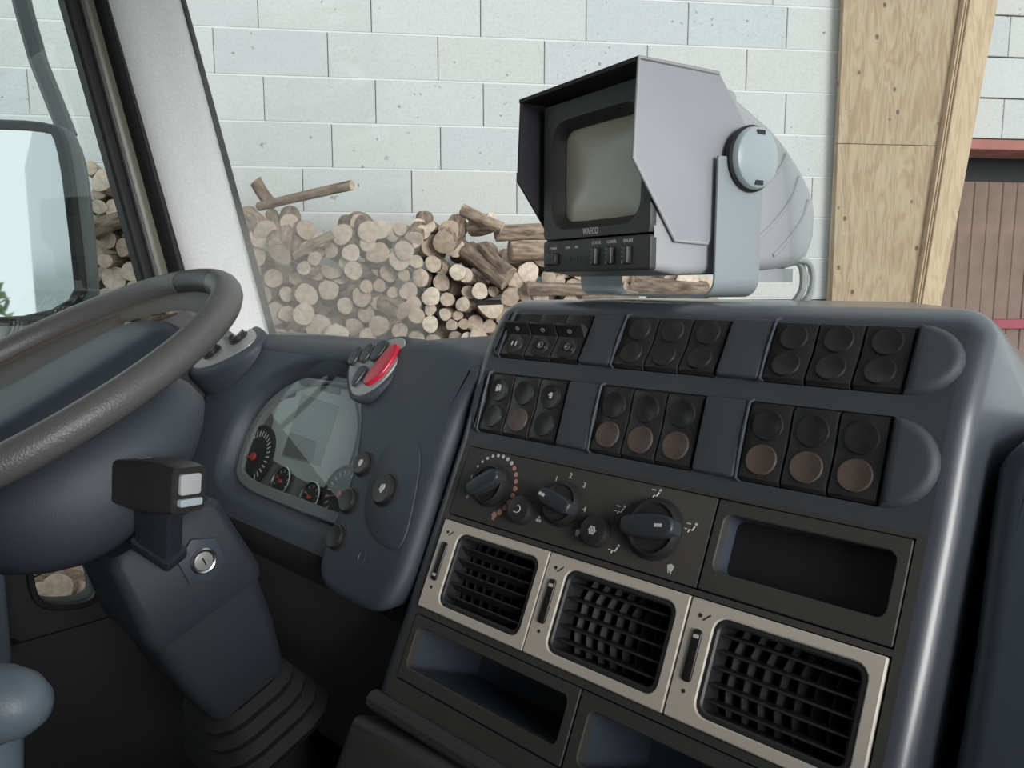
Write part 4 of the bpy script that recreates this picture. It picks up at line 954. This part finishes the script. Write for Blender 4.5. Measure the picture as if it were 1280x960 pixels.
# upper bowl below the wheel
rs = []
for n, a, b, ts in ((-0.05,0.06,0.08,0.0),(-0.06,0.085,0.115,0.0),(-0.075,0.102,0.138,0.0),(-0.095,0.113,0.150,0.0),(-0.12,0.118,0.155,0.0),(-0.14,0.118,0.145,-0.005),(-0.16,0.112,0.128,-0.012),(-0.18,0.095,0.098,-0.02),(-0.195,0.07,0.065,-0.03),(-0.20,0.05,0.04,-0.03)):
    rs.append([SWF.p(x,y+ts,n) for x,y in ellipse(0,0,a,b,32)])
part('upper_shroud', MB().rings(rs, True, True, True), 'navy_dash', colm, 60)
# lower box: lofted between two sections across the column
def sect(c, hw, hd, dv, nx=Vector((1,0,0)), r=0.3):
    out = rrect(-hw,hw,-hd,hd,min(hw,hd)*r,3); return [c + nx*a + dv*b for a,b in out]
ax = Vector((0,0.36,-0.93)).normalized(); dv = Vector((0,0.93,0.36)).normalized()
P0 = EYE + ray(215,712)*(0.99/abs(ray(215,712).x)); P1 = EYE + ray(292,850)*(0.99/abs(ray(292,850).x))
ax = (P1-P0); ax.x = 0; Lc = ax.length; ax.normalize(); dv = Vector((0,-ax.z,ax.y)); PB = P0
part('lower_shroud', MB().rings([sect(PB-ax*0.07,0.060,0.055,dv), sect(PB-ax*0.03,0.068,0.075,dv), sect(PB+ax*0.03,0.070,0.078,dv), sect(PB+ax*0.12,0.066,0.070,dv), sect(PB+ax*(Lc-0.01),0.060,0.058,dv), sect(PB+ax*(Lc+0.01),0.052,0.050,dv)], True, True, True), 'navy_shaded', colm, 45)
part('lock_housing', MB().rings([sect(PB-ax*0.085,0.066,0.064,dv,r=0.2), sect(PB-ax*0.075,0.074,0.072,dv,r=0.2), sect(PB+ax*0.030,0.076,0.082,dv,r=0.2), sect(PB+ax*0.046,0.073,0.078,dv,r=0.2), sect(PB+ax*0.048,0.060,0.070,dv,r=0.2)], True, True, True), 'navy_shaded', colm, 40)
CFc = Fr(Vector((PB.x+0.0762,PB.y,PB.z)), dv, -ax)                   # right-hand face of the shroud
if CFc.N.x < 0: CFc = Fr(CFc.O, -dv, -ax)
s_, t_ = CFc.px(252,700); f = CFc.at(s_,t_,0.0)
ig = part('ignition_lock', MB().prism(f, ellipse(0,0,0.030,0.032,6,30,390), -0.006, 0.003, 0.002, 2), 'navy_smooth', colm)
part('lock_ring', MB().lathe(f, [(0.0165,0.0),(0.0165,0.006),(0.0145,0.008),(0.0125,0.007),(0.012,0.004)], 28), 'steel', ig)
part('lock_barrel', MB().lathe(f, [(0.0118,0.0),(0.0118,0.0065),(0.0105,0.0072)], 24).box(f,-0.001,0.001,-0.005,0.005,0.0070,0.0073), 'silver', ig)
part('keyhole', MB().box(f,-0.0009,0.0009,-0.0050,0.0050,0.0072,0.0076), 'black', ig)
# gaiter at the foot of the column
rs = []
for k in range(9):
    c = PB+ax*(Lc+0.002+0.011*k); w = 0.060+0.004*k+(0.008 if k % 2 else 0); rs.append(sect(c, w, w*0.95, dv, r=0.6))
part('gaiter', MB().rings(rs, True, True, True), 'rubber', colm, 20)
part('column_tube', MB().tube([PB+ax*Lc, PB+ax*(Lc+0.45)], 0.05, 14), 'floor_black', colm)
# stalk unit clipped to the column
XS = -0.885
SKF = Fr((XS,0,0), (0,1,0), (0,0,1))                                # faces the passenger side
stk = thing('control_stalk', EYE + ray(205,680)*(0.90/abs(ray(205,680).x)), 'black boxy control stalk with a pale button end below the steering wheel', 'stalk')
head = ccw([SKF.px(x,y) for x,y in ((156,592),(168,575),(185,574),(216,612),(228,640),(218,638),(176,632),(160,612))])
a_, b_ = SKF.px(200,605); 
# head: a box that points to the right and slightly up
hd0 = EYE + ray(178,602)*(0.87/abs(ray(178,602).x)); hd1 = EYE + ray(236,612)*(0.80/abs(ray(236,612).x))
ad = (hd1-hd0).normalized(); nu = (UPV - ad*UPV.dot(ad)).normalized(); nv_ = ad.cross(nu)
hf = Fr(hd0, nv_, nu, ad)
LH = (hd1-hd0).length
part('head', MB().rings([[hf.p(a,b,c) for a,b in rrect(-w,w,-h,h,0.006,3)] for c,w,h in ((-0.026,0.012,0.016),(-0.018,0.024,0.024),(0.03,0.026,0.028),(LH*0.8,0.024,0.026),(LH,0.022,0.024))], True, True, True), 'switch', stk)
part('end_button', MB().prism(hf.at(0,0.006,LH), rrect(-0.013,0.013,-0.011,0.011,0.003), 0, 0.004, 0.001), 'mon_grey', stk)
part('end_button', MB().prism(hf.at(0,-0.013,LH), rrect(-0.014,0.014,-0.004,0.004,0.002), 0, 0.006, 0.001), 'cap', stk)
part('top_mark', MB().box(hf.at(0,0.0252,0.0), -0.012,0.004, -0.0005,0.0005, -0.004,0.006), 'mon_grey', stk)
n0 = hd0 + ad*0.03 - nu*0.015; n1 = EYE + ray(200,686)*(0.885/abs(ray(200,686).x))
dn = (n1-n0).normalized(); nx_ = (ad - dn*ad.dot(dn)).normalized(); ny_ = dn.cross(nx_)
nf = Fr(n0, nx_, ny_, dn)
part('neck', MB().rings([[nf.p(a,b,c) for a,b in rrect(-0.026,0.022,-0.012,0.012,0.003,2)] for c in (0,(n1-n0).length*0.6,(n1-n0).length)], True, True, True), 'navy_shaded', stk)
part('base', MB().prism(nf.at(0,0,(n1-n0).length-0.006), rrect(-0.030,0.027,-0.016,0.016,0.004,2), 0.0, 0.014, 0.003), 'navy_shaded', stk)

# ================================================================== SEAT ARMREST (tip enters at the lower left)
AR = EYE + ray(8,880)*(0.62/ray(5,880).length)
arm = thing('seat_armrest', AR-Vector((0,0,0.25)), 'rounded blue-grey armrest tip at the lower left edge', 'armrest')
rs = []; dxa = RT.copy()
for u, r in ((-0.30,0.020),(-0.10,0.023),(-0.03,0.0245),(-0.002,0.0235),(0.014,0.019),(0.024,0.011),(0.027,0.003)):
    rs.append([AR + dxa*u + Vector((0,0,1))*r*1.05*math.sin(2*math.pi*k/20) + dxa.cross(Vector((0,0,1)))*r*math.cos(2*math.pi*k/20) for k in range(20)])
part('pad', MB().rings(rs, True, True, True), 'armrest', arm, 60)
part('support', MB().tube([AR-dxa*0.012-Vector((0,0,0.02)), AR-dxa*0.03-Vector((0,0,0.25))], 0.018, 12), 'armrest', arm)

# ================================================================== MONITOR
AM = R(32); UM = RT*math.sin(AM)-FH*math.cos(AM); IM = RT*math.cos(AM)+FH*math.sin(AM)
MO = Fr(EYE, UM, (0,0,1), -IM)                                       # s along the front, t height above the eye, n = -depth
def mo(s, t, i): return MO.p(s, t, -i)
mon = thing('monitor', mo(-0.84,-0.0175,0.78), 'grey reversing-camera monitor with a black sun hood on the console', 'monitor')
SL, SR = -0.9517, -0.7215; SC_ = (SL+SR)/2
# case: hollow-fronted tapering body built as lofted sections along the depth
def msec(i, s0, s1, t0, t1, r): return [mo(a,b,i) for a,b in rrect(s0,s1,t0,t1,r,4)]
cs_ = [msec(0.664,SL+0.002,SR-0.002,0.014,0.250,0.012), msec(0.78,SL+0.002,SR-0.002,0.010,0.250,0.014)]
part('case', MB().rings([msec(0.655,SL,SR,0.0165,0.250,0.010), msec(0.70,SL,SR,0.010,0.250,0.012), msec(0.79,SL,SR,0.012,0.248,0.016)], True, False, True), 'mon_grey', mon, 40)
rear = [(0.785,0.247,0.012,0.0),(0.83,0.228,0.014,0.006),(0.87,0.211,0.017,0.016),(0.905,0.190,0.020,0.026),(0.935,0.167,0.022,0.036),(0.958,0.144,0.026,0.046),(0.972,0.122,0.050,0.058),(0.976,0.105,0.082,0.075)]
part('rear_case', MB().rings([msec(i,SL+0.003+d*0.6,SR-0.003-d*0.18,b,t,min(0.02,(t-b)*0.3)) for i,t,b,d in rear], True, True, True), 'mon_grey', mon, 50)
# curved ribs on the rear case
for i0, t0_, i1, t1_ in ((0.898,0.176,0.835,0.120),(0.930,0.148,0.838,0.055),(0.955,0.118,0.880,0.038)):
    pts = []
    for k in range(9):
        u = k/8; ii = i0+(i1-i0)*u; tt = t0_+(t1_-t0_)*(u**0.62)
        d = 0.0
        for (ia,ta,ba,da),(ib,tb_,bb,db) in zip(rear, rear[1:]):
            if ia <= ii <= ib: d = da+(db-da)*(ii-ia)/(ib-ia)
        pts.append(mo(SR-0.003-d*0.18-0.0008, tt, ii))
    part('rib', MB().tube(pts, 0.0034, 8), 'mon_grey', mon)
# front bezel with screen, control strip
FB = Fr(mo(0,0,0.655), UM, (0,0,1), -IM)
sc_out = smooth_poly(rrect(-0.920,-0.752,0.086,0.212,0.020,3),1)
be = MB(); bo = rrect(SL,SR,0.062,0.248,0.006,3)
def ring_match(inner, outer_box): return match(outer_box, inner)
so = sc_out; ob = ring_match(so,(SL,SR,0.0625,0.248))
be.rings([[FB.p(a,b,-0.003) for a,b in ob],[FB.p(a,b,0.004) for a,b in ob],[FB.p(a,b,0.006) for a,b in [(SC_+(x-SC_)*0.99,y) for x,y in ob]],[FB.p(a,b,0.006) for a,b in offset(so,0.012)],[FB.p(a,b,0.001) for a,b in offset(so,0.006)],[FB.p(a,b,-0.010) for a,b in so]], True)
bz = part('bezel', be, 'mon_front', mon, 30)
cxs = sum(p[0] for p in so)/len(so); cys = sum(p[1] for p in so)/len(so); rs = []
for k in (1.02,0.85,0.65,0.4,0.15,0.01): rs.append([FB.p(cxs+(a-cxs)*k, cys+(b-cys)*k, -0.011+0.008*(1-k*k)) for a,b in so])
part('screen', MB().rings(rs, True, False, True), 'screen', bz, 60)
part('brand_text', text_mb('WAECO', 0.0125, Fr(FB.p(-0.840,0.0695,0.0062),UM,(0,0,1)), xs=0.72), 'print_white', bz)
cp = part('control_strip', MB().prism(FB, rrect(SL,SR,0.0165,0.0600,0.004,3), -0.004, 0.006, 0.002, 2), 'mon_front', mon)
f = FB.at(0,0,0.006)
part('power_button', MB().prism(f, rrect(-0.941,-0.915,0.026,0.0425,0.002,2), -0.002, 0.006, 0.0015), 'switch', cp)
for s in (-0.889,-0.871): part('jack', MB().lathe(f.at(s,0.033,0), [(0.0046,0),(0.0046,0.0006),(0.0042,0.0006)], 14), 'black', cp)
tx = MB()
def tadd(t, size, s, tt):
    m = text_mb(t, size, f.at(s,tt,0.0002), xs=0.9); tx.add(m.v, m.f)
for s, w in ((-0.8273,'COLOR'),(-0.7952,'CONTR'),(-0.7625,'BRIGHT')):
    part('slider', MB().prism(f, rrect(s-0.0062,s+0.0062,0.0245,0.0475,0.002,2), -0.002, 0.0050, 0.0016), 'switch', cp)
    part('slider_edge', MB().box(f, s+0.0035,s+0.0050,0.026,0.046,0.0046,0.0054), 'mon_grey', cp)
    tadd(w, 0.0060, s, 0.0535); 
    for tt, hh in ((0.0275,0.0022),(0.034,0.0008),(0.0395,0.0008),(0.045,0.0010)): tx.box(f.at(0,0,0.0001), s-0.0125, s-0.0085, tt-hh, tt+hh, 0, 0.0003)
tadd('POWER',0.0055,-0.926,0.0495); tadd('CAM',0.0050,-0.8915,0.0495); tadd('MIC',0.0050,-0.8705,0.0495)
tag(part('printed_marks', tx, 'print_white', cp), kind='stuff')
# sun hood: two side plates and a top plate with a thin rolled edge
HL, HR = -0.9717, -0.7202
def side_plate(s0, s1):
    f = Fr(mo(s0,0,0), IM, (0,0,1)); out = [(0.622,0.259),(0.6166,0.146),(0.686,0.053),(0.742,0.051),(0.80,0.11),(0.806,0.198),(0.752,0.2585)]
    out = ccw(out); m = MB(); A = [mo(s0,b,a) for a,b in out]; B = [mo(s1,b,a) for a,b in out]; m.rings([A,B], True, True, True); return m
part('hood_side', side_plate(HR-0.001, HR+0.0045), 'mon_hood', mon, 30, label='grey outer side of the sun hood')
part('hood_side', side_plate(HL-0.002, HL+0.002), 'hood_in', mon, 30)
part('hood_top', MB().box(MO, HL-0.002, HR+0.0045, 0.2565, 0.2615, -0.752, -0.6205), 'hood_in', mon)
part('hood_lining', MB().prism(Fr(mo(HR-0.0012,0,0), -IM, (0,0,1)), ccw([(-0.624,0.256),(-0.620,0.147),(-0.688,0.056),(-0.735,0.056),(-0.735,0.256)]), 0.0, 0.0016), 'hood_in', mon)
edge = [(0.752,0.2595),(0.6215,0.2600),(0.6160,0.146),(0.686,0.0525),(0.742,0.0505)]
part('hood_edge', MB().tube([mo(HR+0.003,b,a) for a,b in edge], 0.0022, 8), 'mon_grey', mon)
# U-shaped bracket with round clamp caps
BRK = [(0.748,0.150),(0.748,0.0)]
def strap(pts, i0, i1, th):
    """band bent along (s, t) points, spanning depth i0..i1"""
    P = [Vector((a,b)) for a,b in pts]; rs = []
    for k, p in enumerate(P):
        d = (P[min(k+1,len(P)-1)]-P[max(k-1,0)]).normalized(); nrm = Vector((-d.y,d.x))*th/2
        rs.append([mo((p+nrm).x,(p+nrm).y,i0), mo((p+nrm).x,(p+nrm).y,i1), mo((p-nrm).x,(p-nrm).y,i1), mo((p-nrm).x,(p-nrm).y,i0)])
    return MB().rings(rs, True, True, True)
bs0, bs1 = -0.985, -0.7065; zb = -0.0165; rc = 0.022
path = [(bs1,0.158)] + [(bs1,0.05)] + [(bs1-rc+rc*math.cos(R(a)), zb+rc-rc*math.sin(R(a))) for a in range(0,91,15)] + [(bs0+rc-rc*math.sin(R(a)), zb+rc-rc*math.cos(R(a))) for a in range(0,91,15)] + [(bs0,0.05),(bs0,0.158)]
part('bracket', strap(path, 0.744, 0.826, 0.003), 'bracket', mon, 30)
for sgn, s in ((1,bs1+0.002),(-1,bs0-0.002)):
    f = Fr(mo(s,0.158,0.800), IM, (0,0,1)) if sgn > 0 else Fr(mo(s,0.158,0.800), -IM, (0,0,1))
    if f.N.dot(UM)*sgn < 0: f.N = -f.N
    k = part('clamp_ring', MB().lathe(f, [(0.041,-0.004),(0.042,0.004),(0.0395,0.006),(0.036,0.006)], 36), 'rubber', mon)
    part('clamp_cap', MB().lathe(f, [(0.039,0.002),(0.039,0.010),(0.037,0.0135),(0.030,0.0165),(0.015,0.0185),(0.001,0.019)], 36), 'cap', k)
    for tt in (0.031,-0.031): part('cap_notch', MB().box(f, -0.007,0.007,tt-0.0028,tt+0.0028,0.010,0.0172), 'black', k)
# plug and cables behind, foot plate
part('connector', MB().box(MO, -0.80,-0.745, 0.002,0.021, -0.945,-0.84, 0.003), 'mon_grey', mon)
for ds, di in ((0.0,0.0),(0.012,0.006)):
    pts = [mo(-0.758+ds,0.032,0.925+di), mo(-0.750+ds,0.036,0.948+di), mo(-0.744+ds,0.028,0.962+di), mo(-0.742+ds,0.010,0.966+di), mo(-0.742+ds,-0.012,0.964+di), mo(-0.75+ds,-0.030,0.955+di), mo(-0.77+ds,-0.05,0.95+di)]
    part('cable', MB().tube([tuple(p) for p in smooth_poly([tuple(p) for p in pts],2,False)], 0.0052, 10), 'cable', mon)
for k in range(3): part('cable_grommet', MB().lathe(Fr(mo(-0.756,0.026+0.006*k,0.930),-IM,(0,0,1)), [(0.007,-0.004),(0.008,0.0),(0.007,0.004)], 12), 'rubber', mon)
